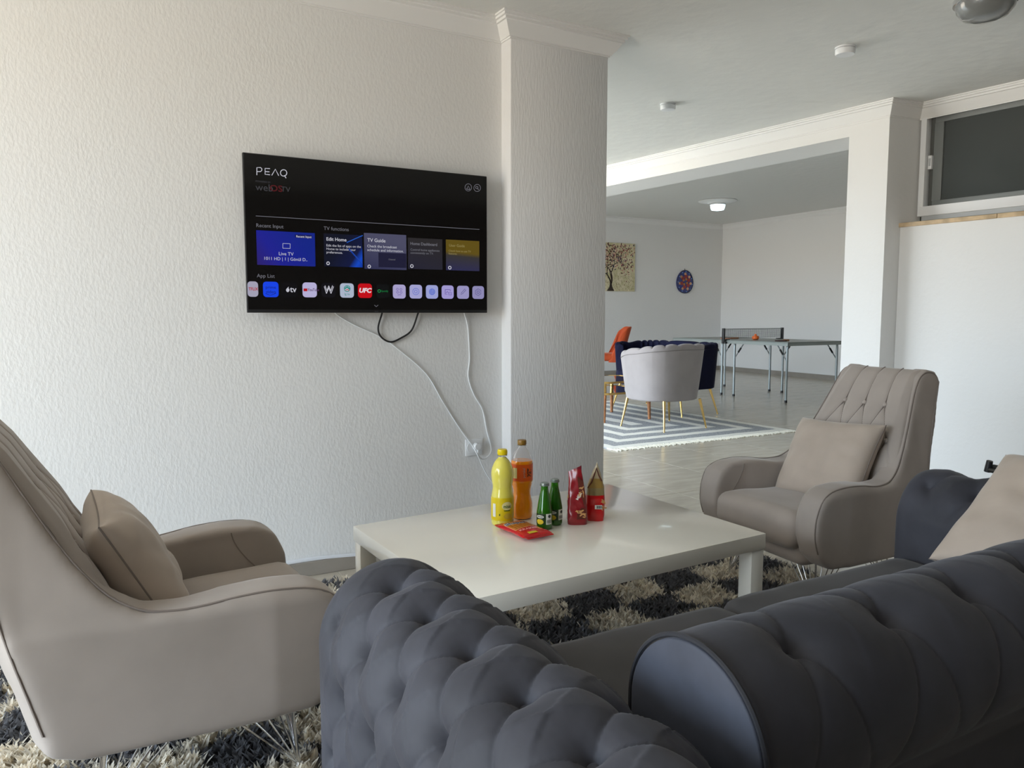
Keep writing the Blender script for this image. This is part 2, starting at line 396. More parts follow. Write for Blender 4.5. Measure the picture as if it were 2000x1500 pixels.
# ------------------------------------------------------------------ ceiling fittings
def detector(x, y, lab):
    r = empty('smoke_detector', (x, y, ZC), label=lab, cat='smoke detector', group='smoke detectors on the main ceiling')
    MB().lathe([(.052, 0), (.052, -.008), (.047, -.009)], n=36).obj('base', pvc, r)
    MB().lathe([(.046, -.009), (.050, -.012), (.050, -.034), (.046, -.040), (.020, -.043)], n=36).obj('housing', pvc, r)
    return r
detector(3.607, 2.786, 'white round smoke detector on ceiling, nearer one, above window side')
detector(3.534, 4.097, 'white round smoke detector on ceiling, farther one, nearer the beam')
lr = empty('ceiling_light', (3.60, 2.06, ZC), label='unlit round glass ceiling light cut off by the top edge', cat='ceiling light')
MB().lathe([(.13, 0), (.13, -.02), (.12, -.022)], n=40).obj('base', chrome, lr)
MB().lathe([(.12, -.02), (.115, -.05), (.09, -.08), (.05, -.095), (.005, -.10)], n=40).obj('glass_bowl', mat('smoked_glass', (.20, .21, .21), .15, coat=.5), lr)
def farlamp(x, y, lab, lit):
    r = empty('ceiling_light', (x, y, ZF), label=lab, cat='ceiling light')
    MB().lathe([(.30, 0), (.31, -.008), (.29, -.02), (.24, -.018), (.22, -.03), (.16, -.034), (.15, -.045), (.10, -.05)], n=48).obj('medallion', mould, r)
    MB().lathe([(.115, -.045), (.125, -.055), (.125, -.07), (.11, -.072)], n=40).obj('rim', pvc, r)
    g = mat('lit_glass', (.8, .9, 1), .2, emis=(.70, .93, 1.0), estr=3.0 * EM, var=0) if lit else mould
    MB().lathe([(.12, -.07), (.112, -.12), (.095, -.15), (.05, -.158), (.005, -.16)], n=40).obj('glass_bowl', g, r)
    if lit:
        q = MB()
        for k in range(12):
            a = 2 * pi * k / 12; q.cyl((.121 * cos(a), .121 * sin(a), -.075), (.098 * cos(a + .25), .098 * sin(a + .25), -.150), .004, n=6)
        q.obj('glass_rib', mat('rib_glass', (.6, .75, .8), .2, emis=(.45, .7, .8), estr=1.2 * EM), r)
farlamp(9.20, 9.41, 'glowing cut glass ceiling light on white plaster medallion in far room', True)
farlamp(9.66, 6.93, 'white ceiling medallion mostly hidden behind the right column', False)

# ================================================================== TELEVISION
TVY = 3.31
tvr = empty('television', (1.188, 3.335, 1.497), label='wide black flat television showing its home screen, mounted on white wall', cat='television')
TX0, TX1, TZ0, TZ1 = .630, 1.747, 1.1745, 1.822
def L(x, y, z): return (x - 1.188, y - 3.335, z - 1.497)
def lbox(b, x0, x1, y0, y1, z0, z1): b.box(x0 - 1.188, x1 - 1.188, y0 - 3.335, y1 - 3.335, z0 - 1.497, z1 - 1.497); return b
lbox(MB(), TX0, TX1, TVY + .001, TVY + .02, TZ0, TZ1).obj('casing', blackpl, tvr, bevel=.003)
lbox(MB(), TX0 + .2, TX1 - .2, TVY + .02, TVY + .055, TZ0 + .06, TZ1 - .2).obj('rear_housing', blackpl, tvr, bevel=.006)
lbox(MB(), 1.05, 1.33, TVY + .055, 3.379, 1.35, 1.65).obj('wall_bracket', blackpl, tvr, smooth=False)
scr = lbox(MB(), TX0 + .004, TX1 - .004, TVY - .0006, TVY + .001, TZ0 + .014, TZ1 - .004).obj('screen', mat('screen_glass', (.006, .006, .0065), .09, spec=.6), tvr, smooth=False)
def zp(x, y):    # photo crop coordinates (2000 wide crop of 460..980 x 280..640) to the screen plane
    p = onY(460 + x / 3.846, 280 + y / 3.846, TVY - .001); return p.x, p.z
def srect(name, x0, y0, x1, y1, m, lay=1, r=0.0, parent=scr):
    """rounded rectangle drawn on the screen; corners (x0,y0) top-left .. (x1,y1) bottom-right in crop px measured along the left/right edges"""
    ax, az = zp(x0, y0); bx, bz = zp(x1, y1); Y = TVY - .0006 - .0004 * lay
    pts = []
    if r == 0: pts = [(ax, bz), (bx, bz), (bx, az), (ax, az)]
    else:
        for cx, cz, a0 in ((bx - r, az - r, 0), (ax + r, az - r, 90), (ax + r, bz + r, 180), (bx - r, bz + r, 270)):
            for k in range(6): a = rad(a0 + 18 * k); pts.append((cx + r * cos(a), cz + r * sin(a)))
    b = MB(); b.prism([(p - 1.188, q - 1.497) for p, q in pts], Y - 3.335, Y - 3.335 + .0003, 'y')
    return b.obj(name, m, parent, smooth=False)
def stext(s, x, y, size, m, lay=3, align='LEFT', bold=0, name='screen_text', parent=scr, sx=1.0, shear=0, spacing=1.0):
    X, Z = zp(x, y)
    return text(name, s, size, m, parent, L(X, TVY - .0006 - .0004 * lay, Z), (pi / 2, 0, 0), align, sx, .0001, bold, shear, spacing)
white = emat('px_white', (190, 190, 200)); grey = emat('px_grey', (110, 110, 118)); dim = emat('px_dim', (62, 62, 66))
red_d = emat('px_dim_red', (78, 20, 25))
# PEAQ logo drawn with strokes
def stroke(pts, r, m, lay=3, closed=False, name='screen_logo'):
    P = [(*zp(*p),) for p in pts]; b = MB()
    b.tube([(x - 1.188, TVY - .0006 - .0004 * lay - 3.335, z - 1.497) for x, z in P], r, 6, closed=closed); o = b.obj(name, m, scr)
    return o
stroke([(160, 238), (160, 182), (188, 182), (197, 190), (197, 203), (188, 212), (162, 212)], .0016, white)
stroke([(258, 190), (222, 188), (222, 233), (258, 236)], .0016, white); stroke([(222, 212), (254, 214)], .0016, white)
stroke([(272, 240), (299, 194), (324, 243)], .0016, white)
stroke([(361 + 24 * cos(a * pi / 9), 222 + 24 * sin(a * pi / 9)) for a in range(18)], .0016, white, closed=True); stroke([(366, 240), (380, 262)], .0016, white)
stext('POWERED BY', 150, 290, .010, dim); stext('web', 150, 352, .040, dim, sx=1.05); stext('OS', 256, 357, .036, red_d, bold=.0006, sx=1.15); stext('TV', 340, 361, .030, dim, sx=1.1)
# circles top right
for cx, cy in ((1748, 331), (1815, 335)):
    stroke([(cx + 25 * cos(a * pi / 10), cy + 27 * sin(a * pi / 10)) for a in range(20)], .0011, grey, closed=True, name='screen_icon')
stroke([(1735, 345), (1748, 320), (1761, 347)], .0012, grey, name='screen_icon'); stroke([(1735, 345), (1761, 347)], .0012, grey, name='screen_icon')
stroke([(1812 + 9 * cos(a * pi / 6), 332 + 9 * sin(a * pi / 6)) for a in range(12)], .0012, grey, closed=True, name='screen_icon'); stroke([(1818, 340), (1826, 349)], .0012, grey, name='screen_icon')
# divider line
ax, az = zp(152, 543); bx, bz = zp(1832, 647)
lbox(MB(), ax, bx, TVY - .0014, TVY - .0011, min(az, bz) - .001, min(az, bz) + .0012).obj('divider_line', grey, scr, smooth=False)
stext('Recent Input', 153, 628, .0215, grey); stext('TV functions', 662, 650, .0215, grey)
# cards with their own colour fields
def card(name, x0, y0, x1, y1, c0, c1, ang=0.0, rich=None):
    o = srect(name, x0, y0, x1, y1, None, 1)
    m = bpy.data.materials.new(name + '_pixels'); m.use_nodes = True; t = m.node_tree; b = t.nodes['Principled BSDF']
    b.inputs['Base Color'].default_value = (.004, .004, .004, 1); b.inputs['Roughness'].default_value = .12
    tc = t.nodes.new('ShaderNodeTexCoord'); mp = t.nodes.new('ShaderNodeMapping'); g = t.nodes.new('ShaderNodeTexGradient'); r = t.nodes.new('ShaderNodeValToRGB')
    mp.vector_type = 'TEXTURE'; mp.inputs['Rotation'].default_value = (0, 0, ang)
    sw = t.nodes.new('ShaderNodeSeparateXYZ'); cb = t.nodes.new('ShaderNodeCombineXYZ')
    t.links.new(tc.outputs['Generated'], sw.inputs[0]); t.links.new(sw.outputs['X'], cb.inputs['X']); t.links.new(sw.outputs['Z'], cb.inputs['Y'])
    t.links.new(cb.outputs[0], mp.inputs[0]); t.links.new(mp.outputs[0], g.inputs[0]); t.links.new(g.outputs[0], r.inputs[0])
    r.color_ramp.elements[0].color = (*lin(c0), 1); r.color_ramp.elements[1].color = (*lin(c1), 1)
    if rich:
        for pos, c in rich: e = r.color_ramp.elements.new(pos); e.color = (*lin(c), 1)
    t.links.new(r.outputs[0], b.inputs['Emission Color']); b.inputs['Emission Strength'].default_value = EM
    o.data.materials.clear(); o.data.materials.append(m); return o
card('screen_card', 155, 652, 601, 925, (42, 30, 105), (14, 34, 130), .4, [(.4, (26, 30, 140))])
srect('card_badge', 446, 684, 574, 714, emat('px_navy', (16, 22, 84)), 2); stext('Recent Input', 455, 706, .0125, white, bold=.0002)
for a in (((355, 752), (410, 754)), ((410, 754), (410, 790)), ((410, 790), (355, 788)), ((355, 788), (355, 752))): stroke(a, .0008, white, name='screen_icon')
stext('Live TV', 380, 842, .020, white, align='CENTER'); stext('1011 HD | 1 | G\u00f6n\u00fcl D..', 378, 880, .0185, white, align='CENTER')
card('screen_card', 661, 676, 955, 932, (14, 18, 34), (12, 40, 120), -.5, [(.55, (14, 22, 60)), (.72, (16, 70, 190)), (.85, (10, 50, 150))])
stroke([(835, 745), (955, 692)], .002, emat('px_beam', (24, 84, 180)), 2, name='screen_streak'); stroke([(850, 790), (950, 905)], .0028, emat('px_beam2', (14, 60, 160)), 2, name='screen_streak')
stext('Edit Home', 681, 730, .0205, white, bold=.0003); stext('Edit the list of apps on the\nHome to include your\npreferences.', 681, 774, .0145, white)
card('screen_card', 964, 672, 1285, 952, (44, 46, 78), (74, 74, 98), 1.2)
srect('card_inset', 1073, 820, 1283, 936, emat('px_inset', (28, 28, 52)), 2); stext('TV Guide', 990, 738, .0215, white, bold=.0002); stext('Check the broadcast\nschedule and information.', 988, 780, .0165, white)
stext('Channel', 1148, 877, .010, grey)
card('screen_card', 1295, 708, 1555, 950, (34, 34, 50), (40, 38, 40), 1.3)
stext('Home Dashboard', 1312, 762, .0185, grey, bold=.0002); stext('Control home appliances\nconveniently on TV.', 1313, 805, .0142, grey)
card('screen_card', 1580, 722, 1832, 960, (42, 42, 78), (92, 76, 22), 1.5, [(.5, (52, 50, 50)), (.62, (92, 76, 22))])
stext('User Guide', 1603, 775, .0175, emat('px_olive', (140, 128, 80))); stext('Check how to use TV\nfeatures.', 1600, 813, .013, MATS['px_olive'])
for cx, cy in ((695, 901), (1004, 925), (1324, 922), (1609, 934)):
    stroke([(cx + 10 * cos(a * pi / 6), cy + 11 * sin(a * pi / 6)) for a in range(12)], .0018, white, closed=True, name='screen_icon')
stext('App List', 160, 1007, .0215, grey)
# app icons
lil = (165, 158, 200)
apps = [(88, 1036, 172, 1153, (160, 158, 178), 'left'), (205, 1038, 325, 1156, (20, 66, 225), ''), (345, 1040, 468, 1158, (8, 8, 12), ''), (502, 1044, 612, 1157, (178, 172, 210), ''),
        (644, 1046, 752, 1158, (12, 12, 18), ''), (784, 1050, 890, 1160, (168, 178, 198), ''), (919, 1052, 1026, 1162, (190, 10, 22), ''), (1058, 1056, 1153, 1162, (10, 12, 14), ''),
        (1181, 1060, 1279, 1166, lil, ''), (1307, 1061, 1402, 1166, (160, 160, 205), ''), (1430, 1064, 1522, 1167, (152, 158, 208), ''), (1548, 1066, 1639, 1168, (158, 150, 205), ''),
        (1664, 1069, 1754, 1168, (150, 145, 190), ''), (1779, 1071, 1867, 1169, (140, 136, 178), '')]
for i, (x0, y0, x1, y1, c, q) in enumerate(apps):
    srect('app_icon', x0, y0, x1, y1, emat('px_app_%d' % i, c), 1, r=.014)
red = emat('px_red', (170, 15, 25)); vio = emat('px_violet', (90, 70, 150)); blu = emat('px_blue', (60, 90, 190)); nav = emat('px_navy2', (14, 30, 120))
stext('TFLIX', 98, 1104, .0175, red, bold=.0003, sx=.85); stext('prime\nvideo', 265, 1092, .0185, nav, align='CENTER')
stroke([(225, 1128), (262, 1142), (303, 1126)], .0012, nav, name='screen_icon')
stext('tv', 410, 1117, .034, white, bold=.0005); ap = [(392 + 13 * cos(a * pi / 8), 1102 + 14 * sin(a * pi / 8) * (1 - .12 * cos(a * pi / 4))) for a in range(16)]
b = MB(); P = [zp(*p) for p in ap]; b.prism([(x - 1.188, z - 1.497) for x, z in P], TVY - .0022 - 3.335, TVY - .002 - 3.335, 'y'); b.obj('screen_logo', white, scr, smooth=False)
stroke([(392, 1086), (399, 1079)], .0014, white)
srect('play_badge', 511, 1090, 540, 1111, red, 2, r=.002); stext('YouTube', 542, 1109, .0165, emat('px_ink', (70, 40, 80)), bold=.0002, sx=.8)
for a in (((666, 1075), (683, 1128)), ((683, 1128), (700, 1085)), ((700, 1085), (717, 1128)), ((717, 1128), (736, 1075)), ((672, 1068), (686, 1108)), ((686, 1108), (700, 1070)), ((700, 1070), (715, 1108)), ((715, 1108), (728, 1068))): stroke(a, .0014, white)
stroke([(838 + 22 * cos(a * pi / 10), 1091 + 22 * sin(a * pi / 10)) for a in range(20)], .0016, emat('px_teal', (20, 130, 120)), closed=True)
stroke([(820, 1092), (838, 1078), (856, 1094)], .0032, MATS['px_teal']); stroke([(826, 1103), (845, 1096), (850, 1108)], .002, emat('px_coral', (200, 90, 70)))
stext('lg tv', 838, 1140, .014, MATS['px_teal'], align='CENTER')
stext('UFC', 972, 1120, .027, emat('px_pw', (225, 215, 220)), align='CENTER', bold=.0012, shear=.2, sx=1.1)
stroke([(1079 + 10 * cos(a * pi / 6), 1109 + 10 * sin(a * pi / 6)) for a in range(12)], .0018, emat('px_green', (20, 120, 60)), closed=True); stext('Spotify', 1094, 1116, .012, MATS['px_green'])
for dx, dy in ((-14, -10), (12, -9), (-13, 12), (13, 13)):
    stroke([(1230 + dx + 8 * cos(a * pi / 4), 1106 + dy + 8 * sin(a * pi / 4)) for a in range(8)], .0009, vio, closed=True, name='screen_icon')
stext('APPS', 1231, 1143, .0085, vio, align='CENTER')
for r_ in (24, 11): stroke([(1354 + r_ * cos(a * pi / 8), 1113 + r_ * sin(a * pi / 8)) for a in range(16)], .0010, blu, closed=True, name='screen_icon')
for r_ in (21, 8): stroke([(1476 + r_ * cos(a * pi / 8), 1115 + 22 * sin(a * pi / 8)) for a in range(16)], .0012, blu, closed=True, name='screen_icon')
for dy in (-9, 0, 9): stroke([(1457, 1115 + dy), (1495, 1115 + dy)], .0012, blu, name='screen_icon')
stroke([(1575, 1098), (1612, 1098), (1612, 1112)], .0012, vio, name='screen_icon'); stroke([(1575, 1098), (1575, 1134), (1590, 1134)], .0012, vio, name='screen_icon')
stroke([(1580, 1126), (1590, 1112), (1600, 1124)], .0012, vio, name='screen_icon'); stroke([(1600, 1138), (1622, 1138), (1622, 1122), (1602, 1122)], .0012, vio, closed=True, name='screen_icon')
stroke([(1692, 1137), (1697, 1122), (1722, 1094), (1730, 1102), (1704, 1130)], .0012, emat('px_slate', (75, 70, 125)), closed=True, name='screen_icon')
stroke([(1822 + 23 * cos(a * pi / 3 + .5), 1118 + 25 * sin(a * pi / 3 + .5)) for a in range(6)], .0012, MATS['px_slate'], closed=True, name='screen_icon')
stroke([(1822 + 9 * cos(a * pi / 5), 1118 + 10 * sin(a * pi / 5)) for a in range(10)], .0012, MATS['px_slate'], closed=True, name='screen_icon')
stroke([(1043, 1215), (1057, 1227), (1071, 1215)], .0012, grey, name='screen_icon'); stext('PEAQ', 1058, 1268, .007, dim, align='CENTER')
# inner sign text stays on this object; cables hang from the set
def cable(name, pts, r, m, lab):
    P = [Vector((x, y, z)) for x, y, z in pts]; Q = []
    n = len(P)
    for i in range(n - 1):
        p0 = P[max(i - 1, 0)]; p1 = P[i]; p2 = P[i + 1]; p3 = P[min(i + 2, n - 1)]
        for k in range(8):
            t = k / 8; Q.append(.5 * ((2 * p1) + (p2 - p0) * t + (2 * p0 - 5 * p1 + 4 * p2 - p3) * t * t + (3 * p1 - p0 - 3 * p2 + p3) * t ** 3))
    Q.append(P[-1]); b = MB(); b.tube(Q, r, 8); o = b.obj(name, m); return tag(o, lab, 'cable')
cable('antenna_cable', [(1.0, 3.352, 1.21), (1.016, 3.362, 1.172), (1.099, 3.37, 1.122), (1.224, 3.372, 1.065), (1.305, 3.372, 1.011), (1.45, 3.374, .887), (1.537, 3.374, .747), (1.632, 3.374, .603), (1.688, 3.36, .522), (1.71, 3.340, .469), (1.758, 3.36, .386), (1.802, 3.37, .325), (1.84, 3.37, .26), (1.85, 3.365, .1)], .0032, pvc, 'long thin white cable running diagonally from television down across wall')
cable('power_cable', [(1.64, 3.352, 1.21), (1.649, 3.362, 1.172), (1.671, 3.37, 1.103), (1.681, 3.373, .953), (1.673, 3.373, .865), (1.703, 3.373, .776), (1.751, 3.373, .696), (1.774, 3.373, .592), (1.797, 3.37, .507), (1.785, 3.36, .472), (1.744, 3.35, .452), (1.712, 3.345, .472), (1.708, 3.345, .49)], .0038, pvc, 'white power cable hanging from television and looping up into the plug')
cable('black_cable', [(1.236, 3.352, 1.21), (1.230, 3.36, 1.172), (1.213, 3.366, 1.107), (1.227, 3.368, 1.065), (1.272, 3.368, 1.041), (1.325, 3.368, 1.059), (1.376, 3.366, 1.094), (1.406, 3.36, 1.17), (1.42, 3.352, 1.21)], .0042, blackpl, 'short black cable drooping in a loop under television')
so = empty('wall_socket', (1.703, 3.38, .512), label='white double wall socket low on wall beside pillar', cat='socket')
MB().box(-.047, .047, -.008, -.001, -.042, .042).obj('cover_plate', pvc, so, bevel=.003)
MB().lathe([(.026, 0), (.026, .004), (.020, .004)], n=28).obj('socket_rim', pvc, so, rot=(pi / 2, 0, 0), loc=(-.015, -.008, 0))
pl = empty('power_plug', (1.71, 3.352, .518), label='white power plug pushed into the wall socket', cat='plug')
MB().cyl((0, .019, 0), (0, -.012, 0), .018, .016, 20).obj('plug_body', pvc, pl); MB().cyl((0, -.006, -.010), (0, -.006, -.038), .007, .005, 10).obj('strain_relief', pvc, pl)

# ================================================================== ARMCHAIRS
def chair_y(z):        # taper of the chair in width
    return 1.0 if z < .48 else 1 - .30 * min(1, (z - .48) / .44) ** .9
def plan(x): return .84 + .16 * max(0, min(1, (x - .0) / .5))
def make_armchair():
    r = empty('armchair')
    side = [(.035, .21), (.10, .19), (.60, .20), (.66, .25), (.69, .33), (.685, .41), (.655, .475), (.60, .505), (.50, .515), (.40, .508), (.31, .495), (.23, .50), (.16, .545), (.095, .63), (.035, .735), (-.02, .84), (-.06, .905), (-.11, .935), (-.165, .925), (-.187, .88), (-.145, .80), (-.085, .65), (-.035, .50), (.002, .35)]
    b = MB()
    for s in (-1, 1):
        y0, y1 = (.245, .37) if s > 0 else (-.37, -.245)
        b.prism(side, y0, y1)
    b2 = [(.05, .23), (.20, .24), (.20, .42), (.125, .60), (.05, .73), (-.035, .875), (-.075, .915), (-.11, .930), (-.165, .925), (-.187, .88), (-.145, .80), (-.085, .65), (-.035, .50), (.002, .35)]
    b.prism(b2, -.26, .26)
    me = b.mesh('body')
    me = softmesh(me, .011, 12, .5)
    for v in me.vertices:
        z = v.co.z; v.co.y *= chair_y(z)
        v.co.y *= plan(v.co.x)
        v.co.x -= .06 * max(0, 1 - (v.co.y / .31) ** 2) * max(0, min(1, (.10 - v.co.x - (z - .3) * .28) / .08)) * max(0, min(1, (.9 - z) / .2))
        nz = noise.noise(v.co * 7); v.co += v.co.normalized() * .003 * nz
    link('shell', me, velv, r, angle=180)
    from mathutils.bvhtree import BVHTree
    bv = BVHTree.FromPolygons([v.co.copy() for v in me.vertices], [tuple(p.vertices) for p in me.polygons])
    def snap(p, d=.0008):
        c_, n_, _, _ = bv.find_nearest(p); return c_ + n_ * d
    # tufted inner back
    prof = [(.195, .42), (.16, .52), (.12, .605), (.068, .70), (.015, .785), (-.028, .855), (-.06, .895), (-.093, .922), (-.125, .932)]
    PP = [Vector((a, 0, c)) for a, c in prof]; cum = [0]
    for i in range(1, len(PP)): cum.append(cum[-1] + (PP[i] - PP[i - 1]).length)
    T = cum[-1]
    def at(s):
        s = max(0, min(T, s))
        for i in range(1, len(PP)):
            if s <= cum[i] + 1e-9:
                t = (s - cum[i - 1]) / (cum[i] - cum[i - 1]); p = PP[i - 1].lerp(PP[i], t)
                d = (PP[min(i + 1, len(PP) - 1)] - PP[max(i - 2, 0)]).normalized(); return p, Vector((-d.z, 0, d.x)) * -1
        return PP[-1], Vector((0, 0, 1))
    yb = [-.125, 0, .125]; s1 = .40; s2 = .24; s3 = .08
    btn = [(y, s1) for y in yb] + [(y, s2) for y in (-.187, -.0625, .0625, .187)] + [(y, s3) for y in yb]
    segs = [((y, s1), (y, T + .1)) for y in yb]
    for y in yb:
        segs += [((y, s1), (y - .0625, s2)), ((y, s1), (y + .0625, s2)), ((y, s3), (y - .0625, s2)), ((y, s3), (y + .0625, s2))]
    segs += [((-.187, s2), (-.25, s3)), ((.187, s2), (.25, s3))]
    def dseg(p, a, b):
        ax, ay = a; bx, by = b; dx, dy = bx - ax, by - ay; t = max(0, min(1, ((p[0] - ax) * dx + (p[1] - ay) * dy) / (dx * dx + dy * dy)))
        return sqrt((p[0] - ax - t * dx) ** 2 + (p[1] - ay - t * dy) ** 2)
    def fn(u, v):
        s = v * T; y = (2 * u - 1) * .255
        p, n = at(s)
        if n.x < 0 and n.z < 0: n = -n
        if n.x < 0: n = Vector((abs(n.x), 0, abs(n.z)))
        ds = min(dseg((y, s), a, b) for a, b in segs); db = min(sqrt((y - a) ** 2 + (s - b_) ** 2) for a, b_ in btn)
        e = min(1, min((1 - abs(2 * u - 1)) / .16, v / .06 + .2, (1 - v) / .10 + .0))
        d = .024 * e ** .5 - .010 - .008 * exp(-ds / .006) * e - .012 * exp(-db / .02)
        yy = y * chair_y(p.z) * plan(p.x) * 1.33
        q = p + n * d; return (q.x, yy, q.z)
    b = MB(); b.grid(fn, 130, 120); b.obj('backrest', velv, r, angle=180)
    b = MB()
    for y, s in btn[:7]:
        p, n = at(s); n = Vector((abs(n.x), 0, abs(n.z))).normalized(); q = p + n * .006; q.y = y * chair_y(p.z) * plan(p.x) * 1.33
        bb = MB(); M = Vector((0, 0, 1)).rotation_difference(n).to_matrix().to_4x4(); bb.lathe([(.010, -.004), (.010, .001), (.007, .0045), (.001, .006)], n=14)
        bb.obj('button', velv, r, loc=q, rot=M.to_euler())
    # seam tubes following the grooves of the back (visible dark stitch line)
    b = MB()
    for (a, c) in segs[:3] + segs[3:15]:
        pts = []
        for k in range(25):
            t = k / 24; y = a[0] + (c[0] - a[0]) * t; s = a[1] + (c[1] - a[1]) * t
            if s > T - .012: break
            p, n = at(s); n = Vector((abs(n.x), 0, abs(n.z))).normalized(); q = p + n * .0065; pts.append((q.x, y * chair_y(p.z) * plan(p.x) * 1.33, q.z))
        b.tube(pts, .0022, 5)
    b.obj('tufting_seam', velvp, r)
    # piping round each side
    for s in (-1, 1):
        pts = []
        path = [(.665, .27), (.688, .33), (.682, .405), (.655, .465), (.605, .497), (.50, .508), (.40, .501), (.315, .491), (.235, .50), (.167, .545), (.102, .63), (.042, .735), (-.013, .84), (-.055, .898), (-.105, .925), (-.158, .915), (-.178, .88), (-.138, .80), (-.078, .65), (-.028, .50), (.008, .35), (.04, .24)]
        for x, z in path: pts.append((x, s * (.357) * chair_y(z) * plan(x), z))
        Q = []
        for i in range(len(pts) - 1):
            for k in range(4):
                Q.append(Vector(pts[i]).lerp(Vector(pts[i + 1]), k / 4))
        for _ in range(4): Q = [Q[0]] + [(Q[i - 1] + Q[i] * 2 + Q[i + 1]) / 4 for i in range(1, len(Q) - 1)] + [Q[-1]]
        Q = [snap(q_) for q_ in Q]
        for _ in range(2): Q = [Q[0]] + [(Q[i - 1] + Q[i] * 2 + Q[i + 1]) / 4 for i in range(1, len(Q) - 1)] + [Q[-1]]
        MB().tube(Q, .0032, 6).obj('piping', velvp, r)
        # arm front seam on the inside
        Q = [Vector((.52 + .09 * (t ** 1.6), s * (.238 - .004 * t), .50 - .14 * t)) for t in [k / 12 for k in range(13)]]
        MB().tube([snap(q_) for q_ in Q], .0018, 5).obj('arm_seam', velvp, r)
    c = roundbox(.53, .50, .15, .055, crown=.012, n=20, bulge=.006, wr=.004)
    o = link('seat_cushion', c, velv, r, angle=180); o.location = (.435, 0, .315); o.rotation_euler = (0, rad(-2), 0)
    c = roundbox(.44, .52, .11, .04, n=12); o = link('front_rail', c, velv, r, angle=180); o.location = (.42, 0, .235)
    # chrome wire legs: a fan of rods per corner
    for sx_ in (0, 1):
        for sy in (-1, 1):
            q = empty('leg'); q.parent = r; bx, by = (.56 if sx_ else .15), sy * .25; fx, fy = (.575 if sx_ else .12), sy * .265
            lg = MB()
            lg.cyl((bx, by, .21), (fx, fy, .012), .0045, n=10)
            for k in range(4):
                t = (k + 1) * .045; dx = -t if sx_ else t
                lg.cyl((bx + dx, by, .21), (fx, fy, .012), .0022, n=6); lg.cyl((bx, by - sy * t, .21), (fx, fy, .012), .0022, n=6)
            lg.lathe([(.012, 0), (.014, .004), (.010, .016)], (fx, fy, 0), 14)
            bpy.data.objects.remove(q); lg.obj('leg', chrome, r)
    return r
A1 = make_armchair(); A1.location = (-.125, 2.155, .01); A1.rotation_euler = (0, 0, rad(1))
tag(A1, 'taupe velvet wing armchair at the left edge, seen from its side', 'armchair', 'taupe velvet armchairs')
A2 = tree_copy(A1); A2.location = (3.01, 2.14, .01); A2.rotation_euler = (0, 0, rad(174)); A2.scale = (.915, .95, .995)
tag(A2, 'taupe velvet wing armchair right of white coffee table, facing the room', 'armchair')
def cushion(name, w, h, t, M, lab, seed, zipper=False):
    o = link(name, pillowmesh(w, h, t, seed=seed), velvc, None, angle=180); o.matrix_world = M; tag(o, lab, 'cushion', 'beige velvet cushions')
    b = MB(); pts = []
    for k in range(80):
        a = 2 * pi * k / 80; c_, s_ = cos(a), sin(a); m_ = max(abs(c_), abs(s_)); x = c_ / m_; y = s_ / m_
        pts.append((x * w / 2 * (1 - .07 * (1 - y * y)), y * h / 2 * (1 - .07 * (1 - x * x)), 0))
    b.tube(pts, .0022, 6, closed=True); b.obj('edge_seam', velvp, o)
    if zipper: MB().tube([(x, -h / 2 * (1 - .07 * (1 - (2 * x / w) ** 2)) - .001, 0) for x in [(-.5 + k / 10) * w * .8 for k in range(11)]], .006, 6).obj('zip', zipm, o)
    return o
def placeM(chair, lx, ly, lz, face_tilt, roll=0, yaw=0):
    Mc = Matrix.Translation(chair.location) @ Matrix.Rotation(chair.rotation_euler.z, 4, 'Z')
    return Mc @ Matrix.Translation((lx, ly, lz)) @ Matrix.Rotation(yaw, 4, 'Z') @ Matrix.Rotation(face_tilt, 4, 'Y') @ Matrix.Rotation(roll, 4, 'Z')
bpy.context.view_layer.update()
# pillow local X -> up the back, Y -> across
cushion('cushion', .35, .43, .16, placeM(A1, .235, 0.0, .525, rad(62), 0, 0), 'beige velvet cushion standing in the left armchair', 1)
cushion('cushion', .37, .44, .15, placeM(A2, .225, .0, .535, rad(62), rad(3), rad(0)), 'beige velvet cushion leaning in the right armchair', 5)

# ================================================================== WHITE COFFEE TABLE
tb = empty('coffee_table', (1.385, 2.135, 0), label='low glossy white rectangular coffee table carrying drinks and snacks', cat='coffee table')
CT = {'a': (.802, 2.504), 'b': (1.949, 2.602), 'c': (1.956, 1.745), 'd': (.823, 1.693)}
def rel(p): return (p[0] - 1.385, p[1] - 2.135)
poly = [rel(CT[k]) for k in 'abcd']
MB().prism(poly, .3985, .45, 'z').obj('tabletop', lack, tb, bevel=.0015, seg=2)
cen = Vector((0, 0))
for p in poly:
    p = Vector(p); dx = -1 if p.x > 0 else 1; dy = -1 if p.y > 0 else 1
    x0 = p.x + dx * .004; y0 = p.y + dy * .004; x1 = x0 + dx * .055; y1 = y0 + dy * .055
    MB().box(min(x0, x1), max(x0, x1), min(y0, y1), max(y0, y1), .0105, .3985).obj('leg', lack, tb, bevel=.0015, seg=2)

